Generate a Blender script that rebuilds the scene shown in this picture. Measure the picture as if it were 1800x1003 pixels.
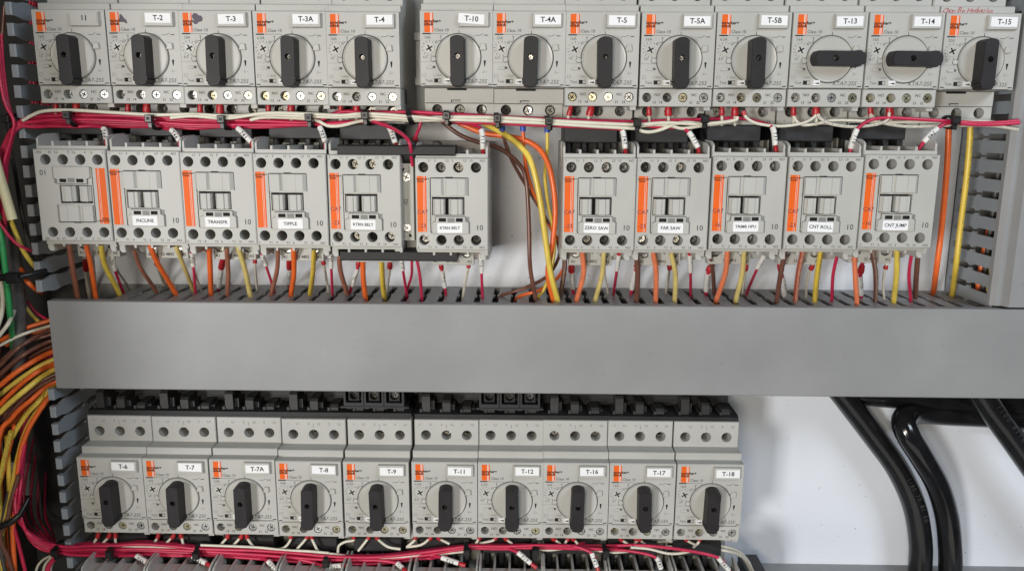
import bpy, math, random
from mathutils import Vector, Matrix
from mathutils.geometry import tessellate_polygon

for o in list(bpy.data.objects):
    bpy.data.objects.remove(o)
SC = bpy.context.scene
COL = SC.collection
RND = random.Random(7)
S = 0.001                       # everything below is written in millimetres
# panel axes: u to the right, v upwards, w out of the back panel towards the viewer
def V(u, v, w): return Vector((u*S, -w*S, v*S))

# ------------------------------------------------------------------ camera
CAM = Vector((300.36, -68.17, 576.44))
ROT = [Vector((0.9998708, 0.0059534, -0.0149291)),
       Vector((-0.0087368, 0.9809709, -0.1939583)),
       Vector((0.0134903, 0.1940637, 0.9808962))]
F = 1400.0
cam = bpy.data.objects.new('camera', bpy.data.cameras.new('camera'))
COL.objects.link(cam)
cam.data.sensor_width = 36.0
cam.data.lens = 36.0*F/1800
cam.data.clip_start = 0.01
cam.data.clip_end = 50
_ax = [V(*a).normalized() for a in ROT]
cam.matrix_world = Matrix(((_ax[0].x, _ax[1].x, _ax[2].x, CAM.x*S), (_ax[0].y, _ax[1].y, _ax[2].y, -CAM.z*S),
                           (_ax[0].z, _ax[1].z, _ax[2].z, CAM.y*S), (0, 0, 0, 1)))
SC.camera = cam

# ------------------------------------------------------------------ light
SC.view_settings.view_transform = 'Standard'
SC.view_settings.look = 'None'
SC.view_settings.gamma = 1.0
SC.view_settings.exposure = 0.12
wd = bpy.data.worlds.new('World'); SC.world = wd; wd.use_nodes = True
wd.node_tree.nodes['Background'].inputs[0].default_value = (0.80, 0.88, 1.0, 1)
wd.node_tree.nodes['Background'].inputs[1].default_value = 0.035

def area(name, loc, target, sx, sy, power, col, spread=180):
    l = bpy.data.lights.new(name, 'AREA'); l.shape = 'RECTANGLE'; l.size = sx*S; l.size_y = sy*S
    l.energy = power; l.color = col; l.spread = math.radians(spread)
    o = bpy.data.objects.new(name, l); COL.objects.link(o)
    o.location = V(*loc)
    o.rotation_euler = (V(*target)-V(*loc)).to_track_quat('-Z', 'Y').to_euler()
    return o
area('left_window', (-850, -220, 2000), (450, -220, 40), 320, 420, 26.0, (0.95, 0.95, 0.94))
area('work_lamp', (150, -60, 1000), (330, -180, 40), 200, 160, 2.7, (1.0, 0.91, 0.76))
area('right_window', (1150, 480, 900), (480, -120, 40), 500, 400, 6.8, (0.78, 0.88, 1.0))
area('floor_bounce', (330, -950, 900), (330, -250, 0), 1300, 500, 1.2, (1.0, 0.97, 0.90))

def at(px, py, w):
    d = ROT[0]*((px-900)/F) + ROT[1]*((501.5-py)/F) - ROT[2]
    t = (w-CAM.z)/d.z
    return CAM + d*t
def atv(px, py, v):
    d = ROT[0]*((px-900)/F) + ROT[1]*((501.5-py)/F) - ROT[2]
    t = (v-CAM.y)/d.y
    return CAM + d*t

# ------------------------------------------------------------------ materials
M = {}
def mat(name, col, rough=0.5, metal=0.0, var=0.06, scale=60.0, bump=0.0, bscale=900.0, spec=0.5, coat=0.0, dirt=0.0, dth=0.71, scratch=0.0):
    m = bpy.data.materials.new(name); m.use_nodes = True
    nt = m.node_tree; b = nt.nodes['Principled BSDF']
    b.inputs['Roughness'].default_value = rough; b.inputs['Metallic'].default_value = metal
    b.inputs['Specular IOR Level'].default_value = spec; b.inputs['Coat Weight'].default_value = coat
    tc = nt.nodes.new('ShaderNodeNewGeometry')
    n = nt.nodes.new('ShaderNodeTexNoise'); n.inputs['Scale'].default_value = scale; n.inputs['Detail'].default_value = 5
    nt.links.new(tc.outputs['Position'], n.inputs['Vector'])
    r = nt.nodes.new('ShaderNodeValToRGB')
    r.color_ramp.elements[0].position = 0.3; r.color_ramp.elements[1].position = 0.72
    r.color_ramp.elements[0].color = tuple(c*(1-var) for c in col)+(1,)
    r.color_ramp.elements[1].color = tuple(min(1, c*(1+var)) for c in col)+(1,)
    nt.links.new(n.outputs['Fac'], r.inputs['Fac'])
    out = r.outputs['Color']
    if dirt > 0:
        n2 = nt.nodes.new('ShaderNodeTexNoise'); n2.inputs['Scale'].default_value = 320; n2.inputs['Detail'].default_value = 3
        nt.links.new(tc.outputs['Position'], n2.inputs['Vector'])
        r2 = nt.nodes.new('ShaderNodeValToRGB'); r2.color_ramp.elements[0].position = dth; r2.color_ramp.elements[1].position = dth+0.06
        nt.links.new(n2.outputs['Fac'], r2.inputs['Fac'])
        mu = nt.nodes.new('ShaderNodeMath'); mu.operation = 'MULTIPLY'; mu.inputs[1].default_value = dirt
        nt.links.new(r2.outputs['Color'], mu.inputs[0])
        mx = nt.nodes.new('ShaderNodeMix'); mx.data_type = 'RGBA'
        nt.links.new(mu.outputs[0], mx.inputs[0]); nt.links.new(out, mx.inputs[6]); mx.inputs[7].default_value = (0.09, 0.07, 0.05, 1)
        out = mx.outputs[2]
    if scratch > 0:
        for rot, thr, sc in ((0.35, 0.735, (30, 30, 1500)), (-0.5, 0.735, (40, 40, 1300)), (0.05, 0.72, (12, 12, 700))):
            mp = nt.nodes.new('ShaderNodeMapping'); mp.inputs['Rotation'].default_value = (0, rot, 0); mp.inputs['Scale'].default_value = sc
            nt.links.new(tc.outputs['Position'], mp.inputs['Vector'])
            n4 = nt.nodes.new('ShaderNodeTexNoise'); n4.inputs['Scale'].default_value = 1.0; n4.inputs['Detail'].default_value = 2
            nt.links.new(mp.outputs[0], n4.inputs['Vector'])
            r4 = nt.nodes.new('ShaderNodeValToRGB'); r4.color_ramp.elements[0].position = thr; r4.color_ramp.elements[1].position = thr+0.05
            nt.links.new(n4.outputs['Fac'], r4.inputs['Fac'])
            m4 = nt.nodes.new('ShaderNodeMath'); m4.operation = 'MULTIPLY'; m4.inputs[1].default_value = scratch; nt.links.new(r4.outputs['Color'], m4.inputs[0])
            x4 = nt.nodes.new('ShaderNodeMix'); x4.data_type = 'RGBA'; nt.links.new(m4.outputs[0], x4.inputs[0]); nt.links.new(out, x4.inputs[6]); x4.inputs[7].default_value = tuple(min(1, c*1.35) for c in col)+(1,)
            out = x4.outputs[2]
    nt.links.new(out, b.inputs['Base Color'])
    rr = nt.nodes.new('ShaderNodeMapRange'); rr.inputs['To Min'].default_value = max(0.02, rough-0.07); rr.inputs['To Max'].default_value = min(1, rough+0.07)
    nt.links.new(n.outputs['Fac'], rr.inputs['Value']); nt.links.new(rr.outputs[0], b.inputs['Roughness'])
    if bump > 0:
        n3 = nt.nodes.new('ShaderNodeTexNoise'); n3.inputs['Scale'].default_value = bscale; n3.inputs['Detail'].default_value = 2
        nt.links.new(tc.outputs['Position'], n3.inputs['Vector'])
        bp = nt.nodes.new('ShaderNodeBump'); bp.inputs['Strength'].default_value = bump; bp.inputs['Distance'].default_value = 0.0003
        nt.links.new(n3.outputs['Fac'], bp.inputs['Height']); nt.links.new(bp.outputs[0], b.inputs['Normal'])
    M[name] = m
    return m
def print_mat(name, base, col, ink, band=0.12, centre=0.5, freq=900.0, thr=0.56):
    m = mat(name, base, 0.38, bump=0.0)
    nt = m.node_tree; b = nt.nodes['Principled BSDF']
    uv = nt.nodes.new('ShaderNodeUVMap'); sp = nt.nodes.new('ShaderNodeSeparateXYZ'); nt.links.new(uv.outputs[0], sp.inputs[0])
    def math_(op, a, v):
        n = nt.nodes.new('ShaderNodeMath'); n.operation = op
        nt.links.new(a, n.inputs[0]); n.inputs[1].default_value = v; return n.outputs[0]
    d = math_('ABSOLUTE', math_('SUBTRACT', sp.outputs[1], centre), 0)
    inb = math_('LESS_THAN', d, band)
    n = nt.nodes.new('ShaderNodeTexNoise'); n.noise_dimensions = '2D'; n.inputs['Scale'].default_value = 2.4; n.inputs['Detail'].default_value = 1
    cb = nt.nodes.new('ShaderNodeCombineXYZ'); nt.links.new(sp.outputs[0], cb.inputs[0])
    nt.links.new(math_('MULTIPLY', sp.outputs[1], 6), cb.inputs[1]); nt.links.new(cb.outputs[0], n.inputs['Vector'])
    g = math_('GREATER_THAN', n.outputs['Fac'], thr)
    k = nt.nodes.new('ShaderNodeMath'); k.operation = 'MULTIPLY'; nt.links.new(inb, k.inputs[0]); nt.links.new(g, k.inputs[1])
    mx = nt.nodes.new('ShaderNodeMix'); mx.data_type = 'RGBA'
    src = b.inputs['Base Color'].links[0].from_socket
    nt.links.new(k.outputs[0], mx.inputs[0]); nt.links.new(src, mx.inputs[6]); mx.inputs[7].default_value = ink+(1,)
    nt.links.new(mx.outputs[2], b.inputs['Base Color'])
    return m

mat('grey_plastic', (0.475, 0.468, 0.438), 0.46, spec=0.4, var=0.05, scale=35, bump=0.06, dirt=0.35)
mat('grey_plastic_dull', (0.44, 0.44, 0.42), 0.5, var=0.05, scale=35, bump=0.06)
mat('dial_plastic', (0.485, 0.475, 0.44), 0.38, var=0.04, scale=40)
mat('button_plastic', (0.50, 0.495, 0.465), 0.5, var=0.03, spec=0.3)
mat('charcoal_plastic', (0.022, 0.020, 0.021), 0.52, var=0.18, scale=90, bump=0.10, bscale=1600, spec=0.3)
mat('black_plastic', (0.014, 0.014, 0.015), 0.5, var=0.25, scale=80, bump=0.10)
mat('black_connector', (0.022, 0.022, 0.024), 0.55, var=0.25, scale=120, bump=0.15)
mat('prong_black', (0.036, 0.035, 0.035), 0.45, var=0.2, scale=120, bump=0.1)
mat('void', (0.008, 0.008, 0.008), 0.8)  # near-black fill for holes and slots, standing in for their inner shade
mat('orange_print', (0.82, 0.13, 0.012), 0.55, var=0.04, spec=0.25)
mat('white_print', (0.80, 0.79, 0.76), 0.45, var=0.02)
mat('label_white', (0.86, 0.86, 0.87), 0.6, var=0.02, spec=0.2)
mat('ink', (0.020, 0.020, 0.022), 0.75, spec=0.15)
mat('ink_grey', (0.10, 0.10, 0.095), 0.7, spec=0.2)
mat('pale_ink_and_shade', (0.22, 0.22, 0.21), 0.6)  # faint print, and painted shade beside the contactor label holder
mat('ink_cable', (0.045, 0.045, 0.048), 0.45)
mat('ink_red', (0.42, 0.03, 0.04), 0.6)
mat('ink_marker', (0.07, 0.045, 0.08), 0.5)
mat('steel', (0.66, 0.655, 0.63), 0.38, metal=1.0, var=0.10, scale=300)
mat('steel_yellow', (0.68, 0.62, 0.42), 0.36, metal=1.0, var=0.12, scale=300)
mat('steel_dark', (0.34, 0.33, 0.32), 0.34, metal=1.0, var=0.2, scale=300)
mat('steel_shaded', (0.16, 0.155, 0.14), 0.36, metal=1.0, var=0.25, scale=300)  # darker steel for recessed screws, the shade in their holes put into colour
mat('screw_slot', (0.05, 0.05, 0.05), 0.5, metal=0.6)
mat('duct_grey', (0.294, 0.295, 0.297), 0.42, var=0.09, scale=16, bump=0.05, dirt=0.22, dth=0.70, scratch=0.22)
mat('finger_grey', (0.29, 0.315, 0.34), 0.38, var=0.05, scale=30)
mat('panel_white', (0.79, 0.82, 0.88), 0.36, var=0.03, scale=9, dirt=0.6, dth=0.685, scratch=0.15)
mat('wall_dark', (0.035, 0.034, 0.034), 0.6, var=0.2)
mat('bracket_grey', (0.22, 0.22, 0.21), 0.5, var=0.15)
mat('rail_zinc', (0.42, 0.43, 0.44), 0.38, metal=0.8, var=0.1)
mat('tie_black', (0.012, 0.012, 0.013), 0.35)
mat('grommet', (0.02, 0.02, 0.022), 0.5)
mat('power_black', (0.010, 0.010, 0.011), 0.19, var=0.4, scale=60, coat=0.35, bump=0.05, bscale=140)
mat('red_wire', (0.57, 0.024, 0.080), 0.36, var=0.12, scale=140)
mat('white_wire', (0.74, 0.70, 0.58), 0.38, var=0.07, scale=140)
mat('orange_wire', (0.86, 0.155, 0.03), 0.34, var=0.1, scale=140)
mat('salmon_wire', (0.80, 0.22, 0.10), 0.34, var=0.1, scale=140)
mat('brown_wire', (0.17, 0.072, 0.050), 0.32, var=0.15, scale=140)
mat('rust_wire', (0.34, 0.135, 0.085), 0.36, var=0.15, scale=140)
mat('yellow_wire', (0.80, 0.60, 0.10), 0.34, var=0.1, scale=140)
mat('pale_yellow_wire', (0.70, 0.56, 0.20), 0.36, var=0.1, scale=140)
mat('green_wire', (0.03, 0.30, 0.09), 0.38, var=0.1, scale=140)
mat('grey_wire', (0.10, 0.095, 0.09), 0.45, var=0.1, scale=140)
mat('cream_cable', (0.72, 0.66, 0.42), 0.5, var=0.1)
mat('sleeve_white', (0.80, 0.79, 0.75), 0.42, var=0.03)
mat('ferrule_red', (0.46, 0.022, 0.030), 0.36, var=0.1)
mat('ferrule_blue', (0.03, 0.09, 0.48), 0.4, var=0.1)
print_mat('white_printed', (0.74, 0.70, 0.58), 0, (0.06, 0.06, 0.06), 0.10, 0.5)
print_mat('yellow_printed', (0.74, 0.53, 0.075), 0, (0.10, 0.06, 0.01), 0.11, 0.40)
print_mat('rust_printed', (0.42, 0.085, 0.045), 0, (0.72, 0.55, 0.42), 0.10, 0.5)
print_mat('brown_printed', (0.15, 0.066, 0.046), 0, (0.60, 0.50, 0.42), 0.08, 0.5)
mat('power_printed', (0.012, 0.012, 0.013), 0.24, var=0.4, scale=80, coat=0.25, bump=0.08, bscale=160)

# ------------------------------------------------------------------ mesh helpers
TXT = {}
def text_geo(s, size, shear=0.0, bold=0.0, space=1.0):
    k = (s, size, shear, bold, space)
    if k not in TXT:
        cu = bpy.data.curves.new('text', 'FONT'); cu.body = s; cu.size = size; cu.shear = shear
        cu.align_x = 'CENTER'; cu.align_y = 'CENTER'; cu.resolution_u = 2; cu.offset = bold; cu.space_character = space
        ob = bpy.data.objects.new('text', cu)
        me = bpy.data.meshes.new_from_object(ob)
        TXT[k] = ([tuple(v.co) for v in me.vertices], [tuple(p.vertices) for p in me.polygons])
        bpy.data.objects.remove(ob); bpy.data.curves.remove(cu); bpy.data.meshes.remove(me)
    return TXT[k]

def circ(x, y, r, n=16, a0=0.0):
    return [(x+r*math.cos(a0+2*math.pi*i/n), y+r*math.sin(a0+2*math.pi*i/n)) for i in range(n)]
def rect(x0, x1, y0, y1): return [(x0, y0), (x1, y0), (x1, y1), (x0, y1)]
def rrect(x0, x1, y0, y1, r, n=4):
    out = []
    for cx, cy, a in ((x1-r, y0+r, -90), (x1-r, y1-r, 0), (x0+r, y1-r, 90), (x0+r, y0+r, 180)):
        for i in range(n+1):
            t = math.radians(a+90*i/n); out.append((cx+r*math.cos(t), cy+r*math.sin(t)))
    return out

class MB:
    def __init__(s): s.v = []; s.f = []; s.m = []; s.uv = {}
    def add(s, vs, fs, m=0):
        b = len(s.v); s.v += vs; s.f += [tuple(i+b for i in f) for f in fs]; s.m += [m]*len(fs)
    def box(s, x0, x1, y0, y1, z0, z1, m=0, c=0.0):
        s.prism(rect(x0, x1, y0, y1), z0, z1, m, c)
    def prism(s, poly, z0, z1, m=0, c=0.0, back=False):
        n = len(poly)
        if c > 0:
            cx = sum(p[0] for p in poly)/n; cy = sum(p[1] for p in poly)/n
            hx = max(abs(p[0]-cx) for p in poly); hy = max(abs(p[1]-cy) for p in poly)
            top = [(cx+(p[0]-cx)*max(0.05, 1-c/hx), cy+(p[1]-cy)*max(0.05, 1-c/hy)) for p in poly]
            rings = [(poly, z0), (poly, z1-c), (top, z1)]
        else:
            rings = [(poly, z0), (poly, z1)]
        vs = [(p[0], p[1], z) for r, z in rings for p in r]
        fs = []
        for k in range(len(rings)-1):
            for i in range(n):
                j = (i+1) % n; fs.append((k*n+i, k*n+j, (k+1)*n+j, (k+1)*n+i))
        fs.append(tuple((len(rings)-1)*n+i for i in range(n)))
        if back: fs.append(tuple(reversed(range(n))))
        s.add(vs, fs, m)
    def loft(s, a, za, b, zb, m=0):
        n = len(a)
        s.add([(p[0], p[1], za) for p in a]+[(p[0], p[1], zb) for p in b], [(i, (i+1) % n, n+(i+1) % n, n+i) for i in range(n)], m)
    def flat(s, outer, holes, z, m=0):
        loops = [[Vector((p[0], p[1], 0)) for p in outer]]+[[Vector((p[0], p[1], 0)) for p in h] for h in holes]
        tri = tessellate_polygon(loops)
        pts = [(p.x, p.y, z) for l in loops for p in l]
        fs = []
        for t in tri:
            a, b, c = (pts[i] for i in t)
            ar = (b[0]-a[0])*(c[1]-a[1])-(b[1]-a[1])*(c[0]-a[0])
            fs.append(tuple(t) if ar > 0 else tuple(reversed(t)))
        s.add(pts, fs, m)
    def plate(s, outer, holes, z0, z1, m=0, mh=None, zh=None, c=0.0):
        """slab with real holes; hole walls go down to zh"""
        n = len(outer)
        top = outer
        if c > 0:
            cx = sum(p[0] for p in outer)/n; cy = sum(p[1] for p in outer)/n
            hx = max(abs(p[0]-cx) for p in outer); hy = max(abs(p[1]-cy) for p in outer)
            top = [(cx+(p[0]-cx)*(1-c/hx), cy+(p[1]-cy)*(1-c/hy)) for p in outer]
            s.loft(outer, z0, outer, z1-c, m); s.loft(outer, z1-c, top, z1, m)
        else:
            s.loft(outer, z0, outer, z1, m)
        s.flat(top, holes, z1, m)
        for h in holes:
            s.loft(list(reversed(h)), z0 if zh is None else zh, list(reversed(h)), z1, m if mh is None else mh)
    def cyl(s, x, y, z0, z1, r, n=16, m=0, c=0.0): s.prism(circ(x, y, r, n), z0, z1, m, c)
    def extx(s, prof, x0, x1, m=0):
        """profile of (y, z) points, extruded along x"""
        n = len(prof)
        s.add([(x0, p[0], p[1]) for p in prof]+[(x1, p[0], p[1]) for p in prof],
              [(i, (i+1) % n, n+(i+1) % n, n+i) for i in range(n)]+[tuple(reversed(range(n))), tuple(range(n, 2*n))], m)
    def exty(s, prof, y0, y1, m=0):
        n = len(prof)
        s.add([(p[0], y0, p[1]) for p in prof]+[(p[0], y1, p[1]) for p in prof],
              [(i, (i+1) % n, n+(i+1) % n, n+i) for i in range(n)]+[tuple(reversed(range(n))), tuple(range(n, 2*n))], m)
    def text(s, t, x, y, z, size, m=0, shear=0.0, bold=0.0, rot=0.0, space=1.0):
        vs, fs = text_geo(t, size, shear, bold, space)
        c, q = math.cos(rot), math.sin(rot)
        s.add([(x+a*c-b*q, y+a*q+b*c, z) for a, b, _ in vs], fs, m)
    def quad(s, x0, x1, y0, y1, z, m=0): s.add([(x0, y0, z), (x1, y0, z), (x1, y1, z), (x0, y1, z)], [(0, 1, 2, 3)], m)
    def line(s, pts, wd, z, m=0):
        for (x0, y0), (x1, y1) in zip(pts, pts[1:]):
            l = math.hypot(x1-x0, y1-y0) or 1; nx, ny = -(y1-y0)/l*wd/2, (x1-x0)/l*wd/2
            s.add([(x0+nx, y0+ny, z), (x0-nx, y0-ny, z), (x1-nx, y1-ny, z), (x1+nx, y1+ny, z)], [(0, 1, 2, 3)], m)
    def tube(s, pts, r, n=10, m=0):
        pts = [Vector(p) for p in pts]
        rr = r if isinstance(r, list) else [r]*len(pts)
        b = len(s.v); L = 0; fb = len(s.f)
        for i, p in enumerate(pts):
            t = (pts[min(i+1, len(pts)-1)]-pts[max(i-1, 0)]).normalized()
            f = Vector((0, 0, 1)); f = f-t*f.dot(t)
            if f.length < 0.05: f = Vector((0, 1, 0))-t*t.y
            f.normalize(); g = t.cross(f)
            if i: L += (p-pts[i-1]).length
            for k in range(n):
                a = 2*math.pi*(k/n-0.5)
                s.v.append(tuple(p+(f*math.cos(a)+g*math.sin(a))*rr[i]))
                s.uv[b+i*n+k] = (L, k/n)
        for i in range(len(pts)-1):
            for k in range(n):
                j = (k+1) % n
                s.f.append((b+i*n+k, b+i*n+j, b+(i+1)*n+j, b+(i+1)*n+k)); s.m.append(m)
        e = b+(len(pts)-1)*n
        s.f.append(tuple(b+k for k in reversed(range(n)))); s.m.append(m)
        s.f.append(tuple(e+k for k in range(n))); s.m.append(m)
    def mesh(s, name, mats, smooth=32):
        me = bpy.data.meshes.new(name)
        me.from_pydata([(x*S, -z*S, y*S) for x, y, z in s.v], [], s.f)
        for k in mats: me.materials.append(M[k])
        me.polygons.foreach_set('material_index', s.m)
        if smooth:
            me.polygons.foreach_set('use_smooth', [True]*len(s.f)); me.set_sharp_from_angle(angle=math.radians(smooth))
        if s.uv:
            uv = me.uv_layers.new(name='UVMap')
            n = len(s.v)
            for l in me.loops:
                c = s.uv.get(l.vertex_index)
                if c: uv.data[l.index].uv = c
        me.update()
        return me

def obj(name, me, parent=None, loc=(0, 0, 0), rot=0.0, label=None):
    o = bpy.data.objects.new(name, me); COL.objects.link(o)
    o.location = V(*loc)
    if rot: o.rotation_euler = (0, -rot, 0)
    if parent: o.parent = parent
    if label: o['label'] = label
    return o
def tag(o, label, cat, group=None):
    o['label'] = label; o['category'] = cat
    if group: o['group'] = group
    return o
def thing(name, label, cat, loc=(0, 0, 0), group=None, rot=0.0):
    return tag(obj(name, None, None, loc, rot), label, cat, group)
def spline(pts, step=3.0):
    """Catmull-Rom through the points"""
    P = [Vector(p) for p in pts]
    if len(P) == 2:
        return [P[0].lerp(P[1], i/6) for i in range(7)]
    P = [P[0]*2-P[1]]+P+[P[-1]*2-P[-2]]
    out = []
    for i in range(1, len(P)-2):
        n = max(3, int((P[i+1]-P[i]).length/step))
        for k in range(n):
            t = k/n
            out.append(0.5*((2*P[i])+(P[i+1]-P[i-1])*t+(2*P[i-1]-5*P[i]+4*P[i+1]-P[i+2])*t*t+(3*P[i]-P[i-1]-3*P[i+1]+P[i+2])*t**3))
    out.append(P[-2])
    return out

# ------------------------------------------------------------------ setting
b = MB(); b.box(-20, 1100, -620, 240, -3, 0); o = obj('back_panel', b.mesh('back_panel', ['panel_white'], 0)); o['kind'] = 'structure'
b = MB(); b.box(-260, 1250, -700, 330, -75, -70); o = obj('enclosure_back_wall', b.mesh('enclosure_back_wall', ['wall_dark'], 0)); o['kind'] = 'structure'
b = MB(); b.box(-140, -132, -700, 330, -70, 440); o = obj('enclosure_side_wall', b.mesh('enclosure_side_wall', ['wall_dark'], 0)); o['kind'] = 'structure'

# ------------------------------------------------------------------ wire ducts
def slat_prof(lw):          # half outline of one slat: (distance from its centre line, w)
    return [(6.2, 0.5), (6.2, 5), (4.2, 5.6), (4.2, 27), (5.5, 28.5), (5.5, 31), (4.1, 32.5), (4.0, lw-5), (4.9, lw-2), (4.9, lw)]
def slat_poly(lw):
    h = slat_prof(lw); return [(a, w) for a, w in h]+[(-a, w) for a, w in reversed(h)]
DV0, DV1 = -182.0, -242.6
duct = thing('wire_duct', 'long grey horizontal wire duct with closed cover across the middle of the panel', 'wire duct', (0, 0, 0))
b = MB()
b.extx([(DV0, 59.5), (DV0, 66.4), (DV0-0.6, 67), (DV1+0.6, 67), (DV1, 66.4), (DV1, 59.5), (DV1+1.2, 59.5), (DV1+1.2, 65.6), (DV0-1.2, 65.6), (DV0-1.2, 59.5)], -13.6, 900)
obj('cover', b.mesh('duct_cover', ['duct_grey'], 0), duct)
b = MB(); b.box(-13.6, 900, DV1+1.4, DV0-1.4, 0.2, 2.0); b.box(-13.6, 900, DV1+1.3, DV1+2.9, 2.0, 64)
obj('channel', b.mesh('duct_channel', ['duct_grey'], 0), duct)
b = MB(); b.exty(slat_poly(64.5), -0.8, 0.8); slat_h = b.mesh('slat', ['duct_grey'], 0)
SLAT0 = at(1035, 531, 62).x+6.2
for k in range(-26, 34):
    u = SLAT0+12.45*k
    if -6 < u < 760: obj('slat', slat_h, duct, (u, DV0-2.1, 0))

rduct = thing('wire_duct', 'grey vertical wire duct at the right edge with long slotted side wall', 'wire duct')
RU = 608.5
b = MB()
b.exty([(RU-1.2, 56), (RU-1.2, 59.8), (RU+1.5, 62.5), (RU+5, 62.5), (RU+7.5, 67), (RU+62, 67), (RU+62, 56), (RU+60.8, 56), (RU+60.8, 65.6), (RU+8.2, 65.6), (RU+5.6, 61), (RU+1.8, 61), (RU, 59), (RU, 56)], -180.6, 235)
obj('cover', b.mesh('duct_cover', ['duct_grey'], 0), rduct)
b = MB(); b.box(RU+0.2, RU+60, -180.6, 235, 0.2, 2.0); b.box(RU+58.6, RU+60.2, -180.6, 235, 2.0, 60)
obj('channel', b.mesh('duct_channel', ['duct_grey'], 0), rduct)
b = MB(); b.extx([(a, w) for a, w in slat_poly(58.5)], -0.8, 0.8); slat_r = b.mesh('slat', ['finger_grey'], 0)
v0 = at(1700, 420, 30).y
for k in range(-19, 33):
    v = v0+12.5*k
    if -180 < v < 225: obj('slat', slat_r, rduct, (RU+1.0, v, 0))

lduct = thing('wire_duct', 'grey vertical wire duct at the left edge without its cover, finger tips bare', 'wire duct')
LU = -17.0
b = MB()
h = [(6.2, 0.5), (6.2, 5), (4.2, 6), (4.2, 27), (5.6, 29), (5.6, 31), (4.4, 33), (4.4, 44), (5.4, 50), (5.4, 54), (4.0, 61), (3.8, 66.2)]
b.extx([(a, w) for a, w in h]+[(-a, w) for a, w in reversed(h)], -0.9, 0.9)
fing = b.mesh('slat', ['finger_grey'], 0)
b = MB()
b.exty([(-0.9, 59.5), (0.9, 59.5), (0.9, 66.4), (0.3, 67), (-2.9, 67), (-3.6, 66.2), (-3.6, 63.5), (-2.9, 62.6), (-0.9, 62.2)], -3.8, 3.8)
lip = b.mesh('hook', ['finger_grey'], 0)
vs = [2.0-12.45*k for k in range(-14, 15)]+[-247.0-12.45*k for k in range(0, 20)]
for v in vs:
    if v < 160:
        s_ = obj('slat', fing, lduct, (LU, v, 0)); obj('hook', lip, s_)
b = MB(); b.box(LU-60, LU+0.5, -600, 235, -1.5, 0.4); 
obj('channel', b.mesh('duct_channel', ['wall_dark'], 0), lduct)  # channel coloured dark, standing in for the unlit duct interior

# grey duct along the bottom right
bv = atv  # noqa
bd = at(1500, 991, 0)
bduct = thing('wire_duct', 'grey horizontal duct edge along the bottom right below the white panel', 'wire duct')
b = MB(); b.box(at(1292, 995, 0).x, 900, bd.y-60, bd.y, 0.2, 66, 0, 0.4)
obj('channel', b.mesh('duct_channel', ['duct_grey'], 0), bduct)

# mounting rails behind the devices
def rail(v, label, x0, x1):
    t = thing('mounting_rail', label, 'rail', (x0, v, 0), 'mounting rails')
    L = x1-x0
    b = MB(); b.extx([(-17.5, 6.5), (-17.5, 7.5), (-12.5, 7.5), (-12.5, 1.2), (12.5, 1.2), (12.5, 7.5), (17.5, 7.5), (17.5, 6.5), (13.5, 6.5), (13.5, 0.2), (-13.5, 0.2), (-13.5, 6.5)], 0, L)
    obj('rail_profile', b.mesh('rail_profile', ['rail_zinc'], 0), t)
    b = MB()
    for i in range(int(L/25)): b.prism(rrect(6+25*i, 21+25*i, -2.6, 2.6, 2.5), 1.0, 1.35)
    obj('slot', b.mesh('rail_slots', ['void'], 0), t)
rail(-22, 'zinc rail behind the top breaker row, seen in its gap', 2, 600)
rail(-114, 'zinc rail behind the left group of contactors', 4, 276)
rail(-114.5, 'zinc rail behind the right group of contactors', 330, 548)
rail(-310, 'zinc rail behind the lower breaker row', 4, 446)

# ------------------------------------------------------------------ screws (shared)
def screw_mesh(r, mk, seed, tilt=0.0):
    b = MB(); rn = random.Random(seed)
    a0 = rn.uniform(0, math.pi)
    q, l = 0.30*r/2.6, 0.62*r
    plus = [(q, q), (q, l), (-q, l), (-q, q), (-l, q), (-l, -q), (-q, -q), (-q, -l), (q, -l), (q, -q), (l, -q), (l, q)]
    plus = [(x*math.cos(a0)-y*math.sin(a0), x*math.sin(a0)+y*math.cos(a0)) for x, y in plus]
    b.loft(circ(0, 0, r, 20), -2.5, circ(0, 0, r, 20), -0.45)
    b.loft(circ(0, 0, r, 20), -0.45, circ(0, 0, r*0.9, 20), 0.0)
    b.plate(circ(0, 0, r*0.9, 20), [plus], 0, 0.0, 0, mh=1, zh=-0.9)
    b.flat(circ(0, 0, l, 12), [], -0.9, 1)
    # slot across the head
    ca, sa = math.cos(a0+0.78), math.sin(a0+0.78)
    for s0 in (-1, 1):
        p = [(s0*0.98*r, -0.22), (s0*0.98*r, 0.22), (s0*0.6*r, 0.22), (s0*0.6*r, -0.22)]
        b.add([(x*ca-y*sa, x*sa+y*ca, 0.02) for x, y in p], [(0, 1, 2, 3)], 1)
    tx, ty = rn.uniform(-tilt, tilt), rn.uniform(-tilt, tilt)
    b.v = [(x, y, z+x*tx+y*ty) for x, y, z in b.v]
    return b.mesh('screw', [mk, 'screw_slot'], 25)
SCREW_NC = [screw_mesh(2.55, ('steel', 'steel', 'steel_yellow')[i % 3], i, 0.10) for i in range(9)]
SCREW_NO = [screw_mesh(2.45, ('steel', 'steel_yellow', 'steel_dark')[i % 3], 20+i, 0.10) for i in range(9)]
SCREW_DK = [screw_mesh(2.9, ('steel_dark', 'steel_dark', 'steel')[i % 3], 40+i, 0.12) for i in range(9)]
SCREW_HOLE = [screw_mesh(2.75, ('steel_shaded', 'steel_shaded', 'steel_dark')[i % 3], 80+i, 0.22) for i in range(9)]
SCREW_H = [screw_mesh(1.55, 'steel_dark', 60+i, 0.2) for i in range(5)]

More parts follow.
